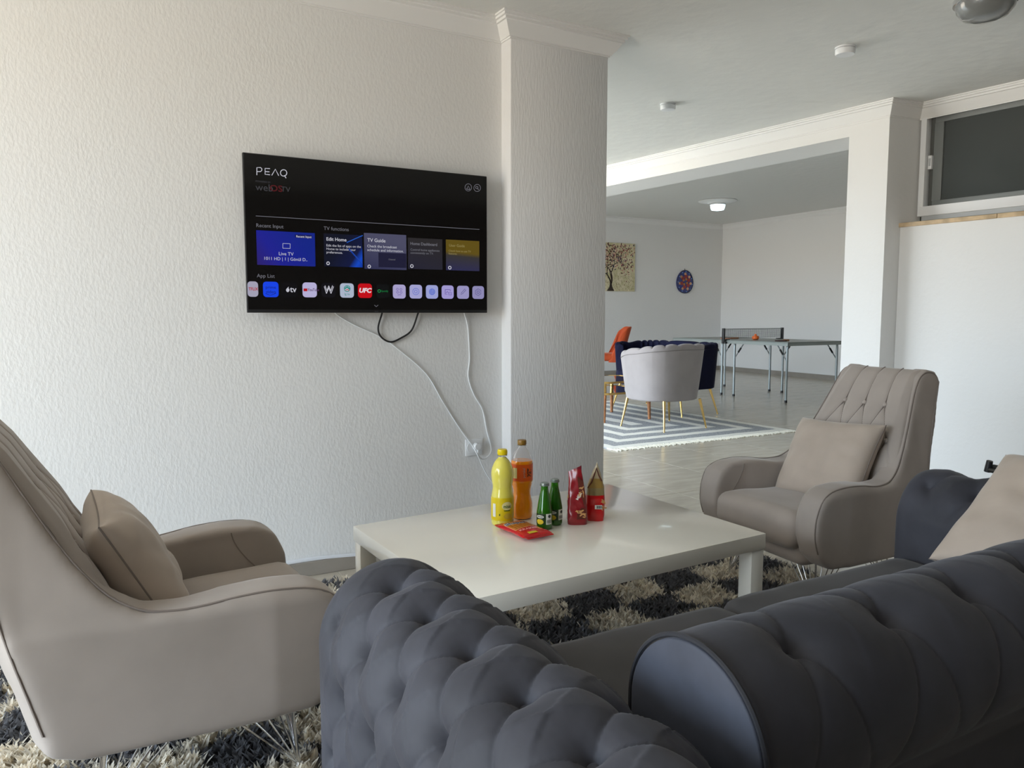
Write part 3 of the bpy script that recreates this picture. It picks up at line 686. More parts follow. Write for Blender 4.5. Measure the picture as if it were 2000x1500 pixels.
# ================================================================== DRINKS AND SNACKS
ZT = .45
def band(r0, z0, z1, a0, a1, n=24, dr=.0006, prof=None, nz=6):
    b = MB()
    def fn(u, v):
        a = a0 + (a1 - a0) * u; z = z0 + (z1 - z0) * v; r = (prof(z) if prof else r0) + dr
        return (r * cos(a), r * sin(a), z)
    b.grid(fn, n, nz); return b
def interp(prof):
    def g(z):
        for (r0, z0), (r1, z1) in zip(prof, prof[1:]):
            if z0 <= z <= z1: return r0 + (r1 - r0) * (z - z0) / max(1e-6, z1 - z0)
        return prof[-1][0]
    return g
def smoothprof(pts, n=6):
    out = []
    for i in range(len(pts) - 1):
        p0 = pts[max(i - 1, 0)]; p1 = pts[i]; p2 = pts[i + 1]; p3 = pts[min(i + 2, len(pts) - 1)]
        for k in range(n):
            t = k / n
            out.append(tuple(.5 * (2 * p1[j] + (p2[j] - p0[j]) * t + (2 * p0[j] - 5 * p1[j] + 4 * p2[j] - p3[j]) * t * t + (3 * p1[j] - p0[j] - 3 * p2[j] + p3[j]) * t ** 3) for j in (0, 1)))
    out.append(pts[-1]); return out
def curvetext(name, s, size, m, parent, r, z, a, bold=0, sx=1.0, shear=0):
    o = text(name, s, size, m, parent, (0, 0, 0), align='CENTER', sx=sx, ext=.0002, bold=bold, shear=shear)
    for v in o.data.vertices:
        rr = (r(z + v.co.y) if callable(r) else r) + .0012 + v.co.z; an = a + v.co.x / rr
        v.co = Vector((rr * cos(an), rr * sin(an), z + v.co.y))
    return o
clearp = mat('clear_plastic', (.95, .95, .95), .05, trans=.95, ior=1.2)
ymat = mat('yellow_lemonade', lin((226, 214, 92)), .18, coat=.6, sss=.15); ylab = mat('yellow_label', lin((222, 196, 18)), .35); omat = mat('orange_soda', lin((250, 150, 16)), .15, coat=.6, sss=.1)
olab = mat('orange_label', lin((226, 92, 20)), .35); creamt = mat('cream_print', lin((228, 218, 150)), .5); greent = mat('green_print', lin((40, 90, 30)), .5)
CAMA = lambda x, y: atan2(-y, -x)
# yellow bottle
yb = empty('lemonade_bottle', (1.253, 2.268, ZT), label='tall plastic bottle of cloudy yellow lemonade with yellow cap', cat='bottle')
yp = smoothprof([(.030, 0), (.037, .006), (.0385, .03), (.0385, .085), (.038, .10), (.0345, .122), (.0335, .135), (.037, .158), (.0385, .178), (.035, .200), (.024, .222), (.0145, .232), (.013, .236)])
MB().lathe(yp, n=40).obj('bottle', ymat, yb)
MB().lathe([(.0125, .234), (.0125, .239), (.0165, .2395), (.0165, .2425), (.0125, .243)], n=24).obj('neck', clearp, yb)
q = MB().lathe([(.0155, .243), (.0165, .245), (.0165, .258), (.015, .2615), (.002, .262)], n=32)
for k in range(24): a = 2 * pi * k / 24; q.cyl((.0165 * cos(a), .0165 * sin(a), .246), (.0165 * cos(a), .0165 * sin(a), .257), .0006, n=4)
q.obj('cap', mat('yellow_cap', lin((232, 206, 10)), .35), yb)
a0 = CAMA(1.25, 2.27); band(.0385, .022, .100, 0, 2 * pi, 48, .0006, interp(yp), 8).obj('label', ylab, yb)
def disc(parent, name, m, a, z, ra, rz, R, dr, n=24):
    b = MB(); v = []
    for ring in (0, .5, 1):
        for k in range(n):
            t = 2 * pi * k / n; aa = a + ring * ra * cos(t) / R; r = R + dr; v.append((r * cos(aa), r * sin(aa), z + ring * rz * sin(t)))
    f = []
    for i in range(2):
        for k in range(n): f.append((i * n + k, i * n + (k + 1) % n, (i + 1) * n + (k + 1) % n, (i + 1) * n + k))
    b.add(v, f); return b.obj(name, m, parent)
ag = a0 + .42
disc(yb, 'label_badge', creamt, ag, .073, .018, .014, .0385, .0012); curvetext('label_text', 'mixx', .017, greent, yb, .0385, .066, ag, .0004, .8); curvetext('label_text', 'Limon', .009, greent, yb, .0385, .055, ag, .0002)
disc(yb, 'label_lemon', mat('lemon_print', lin((204, 178, 60)), .4), ag + .05, .038, .014, .010, .0385, .0013)
curvetext('label_text', 'iii', .010, greent, yb, .0385, .040, a0 - .25, .0003, .6)
band(.0385, .035, .08, a0 - .95, a0 - .62, 6, .0014, interp(yp), 4).obj('label_panel', mat('white_print', lin((225, 225, 215)), .4), yb); curvetext('label_text', 'i', .02, greent, yb, .0385, .05, a0 - .78, .001)
# orange bottle
ob = empty('orange_soda_bottle', (1.356, 2.312, ZT), label='taller plastic bottle of orange soda with brown cap and orange label', cat='bottle')
op = smoothprof([(.026, 0), (.036, .006), (.0375, .03), (.037, .055), (.033, .075), (.0305, .092), (.033, .112), (.0365, .128), (.038, .14), (.038, .195), (.0365, .208)])
MB().lathe(op, n=40).obj('liquid', omat, ob)
top_ = smoothprof([(.0368, .208), (.034, .220), (.026, .236), (.0155, .250), (.0125, .256), (.0125, .262)])
MB().lathe(top_ + [(r - .0012, z) for r, z in reversed(top_)], n=40, cap=False).obj('bottle_shoulder', clearp, ob)
MB().lathe([(.0125, .258), (.016, .259), (.016, .261), (.0125, .262)], n=24).obj('neck_ring', clearp, ob)
MB().lathe([(.0150, .262), (.0158, .264), (.0158, .276), (.0145, .279), (.002, .2795)], n=32).obj('cap', mat('brown_cap', lin((132, 98, 36)), .4), ob)
a1 = CAMA(1.356, 2.312); band(.038, .138, .197, 0, 2 * pi, 48, .0007, interp(op), 4).obj('label', olab, ob)
band(.038, .148, .185, a1 - .85, a1 - .45, 6, .0015, None, 2).obj('label_panel', creamt, ob); curvetext('label_text', 'i', .018, mat('dark_print', (.03, .04, .03), .5), ob, .038, .166, a1 - .62, .0008); curvetext('label_text', 'ii', .012, greent, ob, .038, .152, a1 - .62, .0004)
o = text('label_text', 'portakal', .013, MATS['white_print'], ob, (0, 0, 0), ext=.0002, align='CENTER')
for v in o.data.vertices:
    x_, y_ = v.co.x, v.co.y; an = a1 + .30 - y_ / .038; v.co = Vector((.0392 * cos(an), .0392 * sin(an), .168 + x_ * .8))
o = text('label_text', 'PET', .024, MATS['dark_print'], ob, (0, 0, 0), ext=.0002, align='CENTER', bold=.0008)
for v in o.data.vertices:
    x_, y_ = v.co.x, v.co.y; an = a1 + .95 - y_ / .038; v.co = Vector((.0392 * cos(an), .0392 * sin(an), .168 + x_ * .8))
# green glass bottles
gmat = mat('green_glass', lin((60, 140, 30)), .05, trans=.6, ior=1.45, coat=.5); gl = mat('green_soda', lin((72, 112, 14)), .2)
gp = smoothprof([(.022, 0), (.0262, .004), (.0268, .02), (.0268, .050), (.0262, .062), (.0225, .085), (.0175, .112), (.0135, .130), (.0125, .140), (.0125, .150)])
gz = interp(gp)
def green(x, y, lab, da):
    g = empty('mineral_water_bottle', (x, y, ZT), label=lab, cat='bottle', group='green glass bottles on the table')
    MB().lathe(gp, n=36).obj('bottle', gmat, g)
    MB().lathe([(max(.001, r - .0025), z + .003) for r, z in gp if z < .128], n=30).obj('liquid', gl, g)
    q = MB().lathe([(.0150, .147), (.0152, .150), (.0145, .156), (.012, .158), (.001, .1585)], n=30)
    for k in range(21): a = 2 * pi * k / 21; q.cyl((.0150 * cos(a), .0150 * sin(a), .147), (.0142 * cos(a), .0142 * sin(a), .155), .0009, n=4)
    q.obj('crown_cap', mat('cap_tin', (.35, .40, .38), .3, .8), g)
    a = CAMA(x, y) + da
    band(.0268, .020, .056, a - 1.55, a - .15, 16, .0007, gz, 5).obj('label', mat('dark_green_label', lin((28, 50, 22)), .4), g)
    disc(g, 'label_lemon', mat('lemon_yellow', lin((218, 188, 40)), .4), a - .85, .029, .013, .009, .0268, .0012)
    disc(g, 'label_band', MATS['white_print'], a - .85, .046, .014, .005, .0266, .0013); curvetext('label_text', 'Limon', .009, MATS['dark_print'], g, .0268, .044, a - .85, .0002)
    band(.0268, .020, .056, a - .05, a + .75, 10, .0008, gz, 5).obj('label_panel', MATS['white_print'], g)
    disc(g, 'label_stamp', MATS['dark_print'], a + .40, .0475, .0055, .0055, .0268, .0014)
    for k in range(6): band(.0268, .024, .036, a + .05 + .11 * k, a + .05 + .11 * k + (.05 if k % 2 else .07), 3, .0016, gz, 2).obj('barcode_bar', mat('grey_print', (.15, .16, .15), .5), g)
green(1.352, 2.155, 'small green glass soda bottle, left one of the pair', .25)
green(1.412, 2.185, 'small green glass soda bottle, right one of the pair', .55)
# standing snack bags
def bag(name, loc, rz, lab, rows, mats_fn, twist=0.0, slant=0.0):
    """rows: (z, half width, half depth, xshift)"""
    r = empty(name, (*loc, ZT), rz, lab, 'snack bag')
    n = 40; b = MB(); v = []; m = 28
    for i in range(m + 1):
        t = i / m; z = t * rows[-1][0]
        for (z0, w0, d0, x0), (z1, w1, d1, x1) in zip(rows, rows[1:]):
            if z0 <= z <= z1 + 1e-9: k = (z - z0) / (z1 - z0); w = w0 + (w1 - w0) * k; d = d0 + (d1 - d0) * k; xs = x0 + (x1 - x0) * k; break
        tw = twist * t ** 1.5
        for k in range(n):
            a = 2 * pi * k / n; c_, s_ = cos(a), sin(a)
            x = math.copysign(abs(c_) ** .65, c_) * w; y = math.copysign(abs(s_) ** .65, s_) * d
            wr = .0018 * noise.noise(Vector((x * 60, y * 60, z * 45)))
            x += wr; y += wr * 1.5
            X_ = x * cos(tw) - y * sin(tw) + xs; v.append((X_, x * sin(tw) + y * cos(tw), z + slant * X_ * t ** 4))
    f = []
    for i in range(m):
        for k in range(n): f.append((i * n + k, i * n + (k + 1) % n, (i + 1) * n + (k + 1) % n, (i + 1) * n + k))
    f += [tuple(range(n))[::-1], tuple(range(m * n, (m + 1) * n))]
    b.add(v, f); o = b.obj('pouch', mats_fn, r, angle=60); return r, o
def bagmat(name, base, stripes, rough=.28):
    m = bpy.data.materials.new(name); m.use_nodes = True; t = m.node_tree; b = t.nodes['Principled BSDF']; b.inputs['Roughness'].default_value = rough; b.inputs['Coat Weight'].default_value = .4
    tc = t.nodes.new('ShaderNodeTexCoord'); s = t.nodes.new('ShaderNodeSeparateXYZ'); r = t.nodes.new('ShaderNodeValToRGB'); r.color_ramp.interpolation = 'CONSTANT'
    t.links.new(tc.outputs['Generated'], s.inputs[0]); t.links.new(s.outputs['Z'], r.inputs[0]); t.links.new(r.outputs[0], b.inputs['Base Color'])
    r.color_ramp.elements[0].position = 0; r.color_ramp.elements[0].color = (*base, 1); r.color_ramp.elements[1].position = stripes[0][0]; r.color_ramp.elements[1].color = (*stripes[0][1], 1)
    for p, c in stripes[1:]: e = r.color_ramp.elements.new(p); e.color = (*c, 1)
    return m
dred = lin((128, 14, 24)); brown = lin((88, 34, 22))
r1, o1 = bag('nut_bag', (1.482, 2.150), rad(-28), 'dark red snack bag standing with a bent flat top seal', [(0, .033, .020, 0), (.02, .036, .022, 0), (.09, .031, .018, -.002), (.14, .026, .012, -.004), (.18, .022, .005, -.008), (.198, .022, .0012, -.010)], bagmat('dark_red_foil', dred, [(.05, lin((134, 16, 26))), (.93, lin((104, 18, 34)))]), twist=-.35, slant=.55)
def patch(parent, name, m, rows, loc, rot, sc, seed):
    b = MB(); rr = random.Random(seed)
    for k in range(rows):
        a = rr.uniform(0, pi); x = rr.uniform(-1, 1) * sc[0]; z = rr.uniform(-1, 1) * sc[1]; l, w = rr.uniform(.005, .009), rr.uniform(.002, .003)
        pts = [(x + l * cos(t) * cos(a) - w * sin(t) * sin(a), z + l * cos(t) * sin(a) + w * sin(t) * cos(a)) for t in [2 * pi * j / 10 for j in range(10)]]
        b.prism(pts, -.0006 - .0001 * k, .0, 'y')
    return b.obj(name, m, parent, loc=loc, rot=rot)
nut = mat('nut_print', lin((196, 146, 92)), .4); brp = mat('brown_print', brown, .4)
MB().prism([(-.004, .020), (.030, .022), (.028, .055), (.012, .062), (-.002, .045)], -.0225, -.0215, 'y').obj('label_field', brp, r1)
patch(r1, 'nut_picture', nut, 9, (.010, -.0228, .040), (0, 0, 0), (.014, .014), 3)
MB().prism([(.006, .10), (.024, .062), (.028, .10), (.018, .15), (-.002, .17)], -.0175, -.0165, 'y').obj('label_stripe', brp, r1, rot=(0, 0, rad(-4)))
patch(r1, 'nut_picture', nut, 7, (.012, -.0182, .12), (0, 0, 0), (.010, .022), 9); patch(r1, 'nut_picture', nut, 6, (-.0335, -.004, .085), (0, 0, rad(-80)), (.008, .022), 4)
MB().box(-.0005, .0005, -.010, .008, .012, .045).obj('label_panel', MATS['white_print'], r1, loc=(-.0355, -.004, 0))
text('bag_text', 'MIX', .016, MATS['white_print'], r1, (.002, -.0190, .085), (pi / 2, rad(-65), 0), ext=.0003, bold=.0004)
r2, o2 = bag('peanut_bag', (1.568, 2.165), rad(-30), 'gusseted snack bag with red base, clear window and beige pointed top', [(0, .030, .026, 0), (.02, .033, .029, 0), (.08, .033, .026, 0), (.12, .030, .019, .001), (.17, .014, .010, .003), (.195, .003, .004, .005), (.205, .0006, .003, .005)], bagmat('red_window_foil', lin((196, 12, 18)), [(.42, lin((196, 14, 18))), (.44, lin((140, 124, 84))), (.56, lin((150, 120, 60))), (.72, lin((166, 150, 118)))]))
MB().box(-.016, .009, -.0300, -.0290, .044, .058).obj('barcode', MATS['white_print'], r2, loc=(.012, 0, 0))
for k in range(9): MB().box(.001 + .0021 * k, .0018 + .0021 * k + .0006 * (k % 3), -.0305, -.0299, .046, .056).obj('barcode_bar', MATS['dark_print'], r2)
patch(r2, 'nut_picture', nut, 8, (.027, -.0235, .055), (0, 0, rad(25)), (.006, .02), 5)
MB().tube([(-.028, -.012, .115), (-.015, -.016, .135), (-.004, -.012, .165), (.002, -.008, .185), (.010, -.012, .160), (.020, -.015, .140)], .0022, 6).obj('gusset_fold', brp, r2)
# flat cracker pack
pk = empty('cracker_pack', (1.262, 2.140, ZT), rad(-86), 'red and orange packet of cracker sticks lying flat by bottles', 'snack pack')
def pf(sg):
    def fn(u, v):
        x = (u * 2 - 1); y = v * 2 - 1; k = max(0, 1 - abs(x) ** 6) ** .6 * max(0, 1 - abs(y) ** 3) ** .5
        z = .013 + sg * .012 * k + .0008 * noise.noise(Vector((x * 6, y * 6, sg)))
        return (x * .083, y * .054 * (1 - .06 * cos(x * 3)), max(.0005, z))
    return fn
b = MB(); b.grid(pf(1), 40, 24); b.grid(pf(-1), 40, 24)
b.obj('packet', mat('red_foil', lin((205, 22, 26)), .25, coat=.5), pk)
b = MB()
for s in (-1, 1):
    for k in range(9): b.box(s * .088 - .0005 + s * k * .0012, s * .088 + .0005 + s * k * .0012, -.050, .050, .011 + .0006 * (k % 2), .0135 + .0006 * (k % 2))
b.obj('crimped_seal', MATS['red_foil'], pk, smooth=False)
def onpk(poly, name, m, lay):
    b = MB(); pts = []
    for i in range(len(poly)):
        a, c = poly[i], poly[(i + 1) % len(poly)]
        for k in range(8): t = k / 8; pts.append((a[0] + (c[0] - a[0]) * t, a[1] + (c[1] - a[1]) * t))
    cx = sum(p[0] for p in pts) / len(pts); cy = sum(p[1] for p in pts) / len(pts); v = []; f = []
    def zz(x, y): return pf(1)((x / .088 + 1) / 2, (y / .052 + 1) / 2)[2] + .0006 + .0003 * lay
    R = 6
    for r_ in range(R + 1):
        for (x, y) in pts: q = r_ / R; X = cx + (x - cx) * q; Y = cy + (y - cy) * q; v.append((X, Y, zz(X, Y)))
    n = len(pts)
    for r_ in range(R):
        for k in range(n): f.append((r_ * n + k, r_ * n + (k + 1) % n, (r_ + 1) * n + (k + 1) % n, (r_ + 1) * n + k))
    b.add(v, f); return b.obj(name, m, pk)
onpk([(-.060, -.046), (.022, -.046), (.012, .046), (-.066, .046)], 'picture_border', mat('peach_print', lin((245, 150, 110)), .4), 0)
onpk([(-.057, -.043), (.018, -.043), (.009, .043), (-.063, .043)], 'picture_field', mat('amber_print', lin((196, 120, 34)), .35), 1)
for k in range(6): onpk([(-.030 + .001 * k, -.036 + .0125 * k), (.014 - .001 * k, -.036 + .0125 * k), (.014 - .001 * k, -.033 + .0125 * k), (-.030 + .001 * k, -.033 + .0125 * k)], 'stick_picture', mat('brown_stick_print', lin((140, 72, 18)), .4), 2)
onpk([(.062, -.030), (.076, -.030), (.076, .004), (.066, .002)], 'corner_print', MATS['lemon_yellow'], 1)
def packtext(s, size, m, x, y, rz, bold, lay=3):
    o = text('pack_text', s, size, m, pk, (0, 0, 0), ext=.0002, bold=bold)
    for v in o.data.vertices:
        X = x + v.co.x * cos(rz) - v.co.y * sin(rz); Y = y + v.co.x * sin(rz) + v.co.y * cos(rz)
        v.co = Vector((X, Y, pf(1)((min(.97, max(-.97, X / .088)) + 1) / 2, (min(.97, max(-.97, Y / .052)) + 1) / 2)[2] + .0012 + .0003 * lay + v.co.z))
packtext('Shapes', .028, MATS['white_print'], -.036, -.045, rad(85), .0016, 2); packtext('Shapes', .028, mat('navy_print', lin((40, 44, 90)), .4), -.036, -.045, rad(85), .0003, 4)
packtext('KRAKER', .019, mat('pink_print', lin((240, 150, 150)), .4), .042, -.042, rad(86), .0004)
o = None

# ================================================================== CHARCOAL SOFA
def tuft(u, v, a, b, pit=.046, fold=.0075, puff=.0045, r0=.025, w=.0045):
    P = u / a + v / (2 * b); Q = u / a - v / (2 * b)
    fp = P - round(P); fq = Q - round(Q)
    du = a * (fp + fq) / 2; dv = b * (fp - fq); r = sqrt(du * du + dv * dv)
    m = min(abs(fp), abs(fq)); dl = m * a * .9
    near = exp(-r / .075)
    return puff * (abs(sin(pi * P)) * abs(sin(pi * Q))) ** .6 - pit * exp(-(r / r0) ** .95) - fold * exp(-dl / w) * (.40 + .9 * near) + .0018 * near * cos(dl / .0038) * exp(-dl / .014)
def resample(P, step):
    P = [Vector((a, b)) for a, b in P]; out = [P[0]]; acc = 0
    cum = [0]
    for i in range(1, len(P)): cum.append(cum[-1] + (P[i] - P[i - 1]).length)
    n = max(2, int(cum[-1] / step)); res = []; j = 0
    for k in range(n + 1):
        s = cum[-1] * k / n
        while j < len(P) - 2 and cum[j + 1] < s: j += 1
        t = (s - cum[j]) / max(1e-9, cum[j + 1] - cum[j]); res.append((P[j].lerp(P[j + 1], t), s))
    return res
def roll(prof, L0, L1, axis, sfn, ends=(.05, .05), step=.007, a=.156, b=.135, ctr=None, endscale=.14, ph=0.0, fade=(0.0, 0.0)):
    """prof: open section (h, z) walked so that its outside is to the left; swept from L0 to L1. sfn(s) -> (v phase or None)"""
    R = resample(prof, step); N = len(R); nor = []
    for i in range(N):
        d = (R[min(i + 1, N - 1)][0] - R[max(i - 1, 0)][0]).normalized(); nor.append(Vector((-d.y, d.x)))
    nl = int((L1 - L0) / step); rows = []
    cz = ctr
    Ls = [L0 + (L1 - L0) * k / nl for k in range(nl + 1)]
    for Lv in Ls:
        e = min(1, min((Lv - L0) / ends[0] if ends[0] else 1, (L1 - Lv) / ends[1] if ends[1] else 1)); e2 = 1 - (1 - e) ** 2
        k_ = 1 - endscale * (1 - sqrt(max(0, e2)))
        row = []
        wl_ = 1.0
        if fade[0]: wl_ = min(wl_, max(0, (Lv - L0 - .015) / fade[0]))
        if fade[1]: wl_ = min(wl_, max(0, (L1 - .015 - Lv) / fade[1]))
        wl_ = wl_ * wl_ * (3 - 2 * wl_)
        for (p, s), n_ in zip(R, nor):
            v, wgt = sfn(s)
            d = tuft(Lv - ph, v, a, b) * wgt * wl_ if wgt > 0 else 0
            q = p + n_ * d; q = Vector((cz[0] + (q.x - cz[0]) * k_, cz[1] + (q.y - cz[1]) * (1 - (1 - k_) * .6)))
            row.append((q.x, Lv, q.y) if axis == 'y' else (Lv, q.x, q.y))
        rows.append(row)
    v = [q for r_ in rows for q in r_]; f = []
    for i in range(nl):
        for j in range(N - 1): f.append((i * N + j, i * N + j + 1, (i + 1) * N + j + 1, (i + 1) * N + j))
    f.append(tuple(range(N))[::-1]); f.append(tuple(range(nl * N, nl * N + N)))
    b_ = MB(); b_.add(v, f); return b_
sofa = empty('chesterfield_sofa', (1.45, 1.0, 0), label='charcoal velvet button-tufted chesterfield sofa in the foreground', cat='sofa')
def sp(o): o.location = Vector(o.location) - Vector((1.45, 1.0, 0)); return o
# left arm: section walked from inner bottom over the roll down to outer bottom (outside to the left when going inner->outer is right...) 
def armprof(x0, z0, r, inner):
    pts = [(x0 + r, inner), (x0 + r, z0)] + [(x0 + r * cos(rad(t)), z0 + r * sin(rad(t))) for t in range(6, 175, 6)] + [(x0 - r, z0), (x0 - r, .07)]
    return pts[::-1]
RA = .15; XA = .535; ZA = .532
pr_ = armprof(XA, ZA, RA, .25)      # starts outer bottom, goes up, over, down inside
s_side = ZA - .07
sB = s_side + RA * rad(75)           # arc position of button row B (75 deg from outer horizontal)
BR = .135
def sfnL(s):
    v = (sB - s); w = 1 if s < s_side + RA * pi * .86 else max(0, 1 - (s - (s_side + RA * pi * .86)) / .05)
    return v, w
# longitudinal phase: button at Y=1.32

def surf_point(prof, s_, d):
    R = resample(prof, .004); best = min(range(len(R)), key=lambda i: abs(R[i][1] - s_)); a_ = R[max(best - 1, 0)][0]; b_ = R[min(best + 1, len(R) - 1)][0]
    t = (b_ - a_).normalized(); n_ = Vector((-t.y, t.x)); return R[best][0] + n_ * d, n_
def put_buttons(prof, rows, axis, parent, m, mirror=None):
    me = MB().lathe([(.012, -.006), (.013, 0), (.010, .005), (.005, .0075), (.0008, .008)], n=16).mesh('button'); me.materials.append(m); me.shade_smooth()
    for s_, Ls in rows:
        p, n_ = surf_point(prof, s_, -.041)
        for Lv in Ls:
            px_, pz_, nx, nz = p.x, p.y, n_.x, n_.y
            if mirror is not None: px_ = mirror - px_; nx = -nx
            loc = (px_, Lv, pz_) if axis == 'y' else (Lv, px_, pz_); nn = Vector((nx, 0, nz)) if axis == 'y' else Vector((0, nx, nz))
            o = bpy.data.objects.new('button', me); COL.objects.link(o); o.parent = parent
            o.location = Vector(loc) - Vector((1.45, 1.0, 0)); o.rotation_euler = Vector((0, 0, 1)).rotation_difference(nn).to_euler()
PH = 1.32; AP = .156
b = roll(pr_, .45, 1.465, 'y', sfnL, (0, .055), .0042, AP, BR, (XA, .40), ph=PH, fade=(0, .11))
sp(b.obj('arm', dark, sofa, angle=180))
evenY = [PH - AP * k for k in range(0, 6)]; oddY = [PH - AP / 2 - AP * k for k in range(0, 6)]
put_buttons(pr_, [(sB, evenY), (sB - BR, oddY), (sB - 2 * BR, evenY), (sB - 3 * BR, oddY), (sB + BR, oddY)], 'y', sofa, dark)
# right arm: mirror image
XR = 2.35; mir = XR + XA
b = roll(pr_, .45, 1.465, 'y', sfnL, (0, .055), .0085, AP, BR, (XA, .40), ph=PH, fade=(0, .09))
b.v = [(mir - x, y, z) for x, y, z in b.v]
sp(b.obj('arm', dark, sofa, angle=180))
put_buttons(pr_, [(sB, evenY), (sB + BR, oddY), (sB + 2 * BR, evenY[:3])], 'y', sofa, dark, mirror=mir)
# tufted back with a rolled top
YB, ZBk, RB = .742, .606, .13
bp = [(.672, .07), (.672, .40), (.668, .47)] + [(YB + RB * cos(rad(t)), ZBk + RB * sin(rad(t))) for t in range(222, -1, -6)] + [(YB + RB, .50), (YB + RB, .36)]
cumR = resample(bp, .01)
s_arc0 = (Vector(bp[0]) - Vector(bp[1])).length + (Vector(bp[1]) - Vector(bp[2])).length + (Vector(bp[2]) - Vector(bp[3])).length
sBB = s_arc0 + RB * rad(222 - 112)
def sfnB(s):
    a0_, a1_ = s_arc0 + .01, s_arc0 + RB * rad(222) + .10
    w = max(0, min(1, (s - a0_) / .05)) * max(0, min(1, (a1_ - s) / .05)); return (sBB - s), w * .9
AB = .205; PB = .845
b = roll(bp, .705, 2.50, 'x', sfnB, (.015, .0), .0048, AB, .30, (YB, .5), endscale=.05, ph=PB, fade=(.10, 0))
sp(b.obj('backrest', dark, sofa, angle=70))
eX = [PB + AB * k for k in range(0, 8)]; oX = [PB + AB / 2 + AB * k for k in range(0, 7)]
put_buttons(bp, [(sBB, eX)], 'x', sofa, dark)
# flat end panel of the roll and its piping
pan = [(YB + (RB - .004) * cos(rad(t)), ZBk + (RB - .004) * sin(rad(t))) for t in range(222, -1, -8)] + [(YB + RB - .004, .40), (.676, .40)]
b = MB(); b.prism(pan, .697, .707, 'x'); sp(b.obj('end_panel', mat('lit_panel_velvet', lin((60, 64, 76)), .7, sheen=.3, var=.18, vscale=9, bump=.1, bscale=10), sofa, bevel=.003, seg=2, angle=60))  # bluish window light on this panel is put into its velvet colour
sp(MB().tube([(.701, y, z) for y, z in [(YB + (RB + .001) * cos(rad(t)), ZBk + (RB + .001) * sin(rad(t))) for t in range(222, -1, -5)] + [(YB + RB + .001, .50), (YB + RB + .001, .42)]], .0038, 7).obj('piping', darkp, sofa))
# seat cushions, base, feet
for k, (x0, x1, yf) in enumerate(((.690, 1.432, 1.435), (1.438, 2.195, 1.445))):
    me = roundbox(x1 - x0, yf - .86, .17, .045, crown=.014, n=22, bulge=.004, wr=.004, seed=k)
    o = link('seat_cushion', me, darkseat, sofa, angle=180); o.location = Vector(((x0 + x1) / 2, (yf + .86) / 2, .345)) - Vector((1.45, 1.0, 0))
sp(MB().box(.66, 2.22, .68, 1.43, .07, .275).obj('base', dark, sofa, bevel=.012, seg=3))
for x in (.42, 2.46):
    for y in (.52, 1.42): sp(MB().lathe([(.022, .0105), (.026, .02), (.030, .072)], (x, y, 0), 20).obj('foot', blackpl, sofa))
# beige cushion slumped on the right end
Mx = Matrix.Translation((2.17, 1.00, .64)) @ Matrix.Rotation(rad(-33), 4, 'Y') @ Matrix.Rotation(rad(2), 4, 'Z')
cushion('cushion', .45, .42, .13, Mx, 'beige velvet cushion slumped on the charcoal sofa at right edge', 8)
# folded stick lying on the far arm
stk = empty('folded_stick', (2.43, 1.27, .690), rad(-112), 'dark folded metal stick lying on the far sofa arm', 'stick')
MB().tube([(-.03, 0, .012), (.20, .0, .022)], .0075, 10).obj('upper_rod', mat('gunmetal', (.05, .05, .045), .35, .6), stk)
MB().tube([(-.02, -.020, .004), (.20, -.030, .010)], .007, 10).obj('lower_rod', MATS['gunmetal'], stk)
MB().cyl((-.038, -.012, -.004), (-.032, -.012, .030), .011, .009, 12).obj('end_cap', blackpl, stk)
MB().box(.06, .075, -.034, .010, -.004, .028).obj('clip', blackpl, stk, bevel=.002)

# ================================================================== SHAGGY RUG
rug = empty('shag_rug', (1.1, 2.0, 0), label='thick shaggy cream and charcoal checked rug under the coffee table', cat='rug')
RX0, RX1, RY0, RY1 = -.75, 2.80, .55, 3.20
def rugcol(x, y):
    u = (x - 1.52 + .03 * sin(y * 9)) / .235; v = (y - 2.25 + .025 * sin(x * 8)) / .205
    return 0 if (math.floor(u + .5) + math.floor(v + .5)) % 2 == 0 else 1
bk = MB(); bk.grid(lambda u, v: (RX0 + (RX1 - RX0) * u - 1.1, RY0 + (RY1 - RY0) * v - 2, .010), 150, 112)
bm_ = bpy.data.meshes.new('backing'); bm_.from_pydata(bk.v, [], bk.f); bca = bm_.color_attributes.new('yarn', 'FLOAT_COLOR', 'POINT')
rr = random.Random(3); V = []; F = []; Cc = []
CREAM = lin((246, 238, 222)); CHAR = lin((118, 118, 122))
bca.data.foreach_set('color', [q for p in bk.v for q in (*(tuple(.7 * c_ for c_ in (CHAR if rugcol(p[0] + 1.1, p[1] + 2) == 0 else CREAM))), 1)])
nclump = 34000
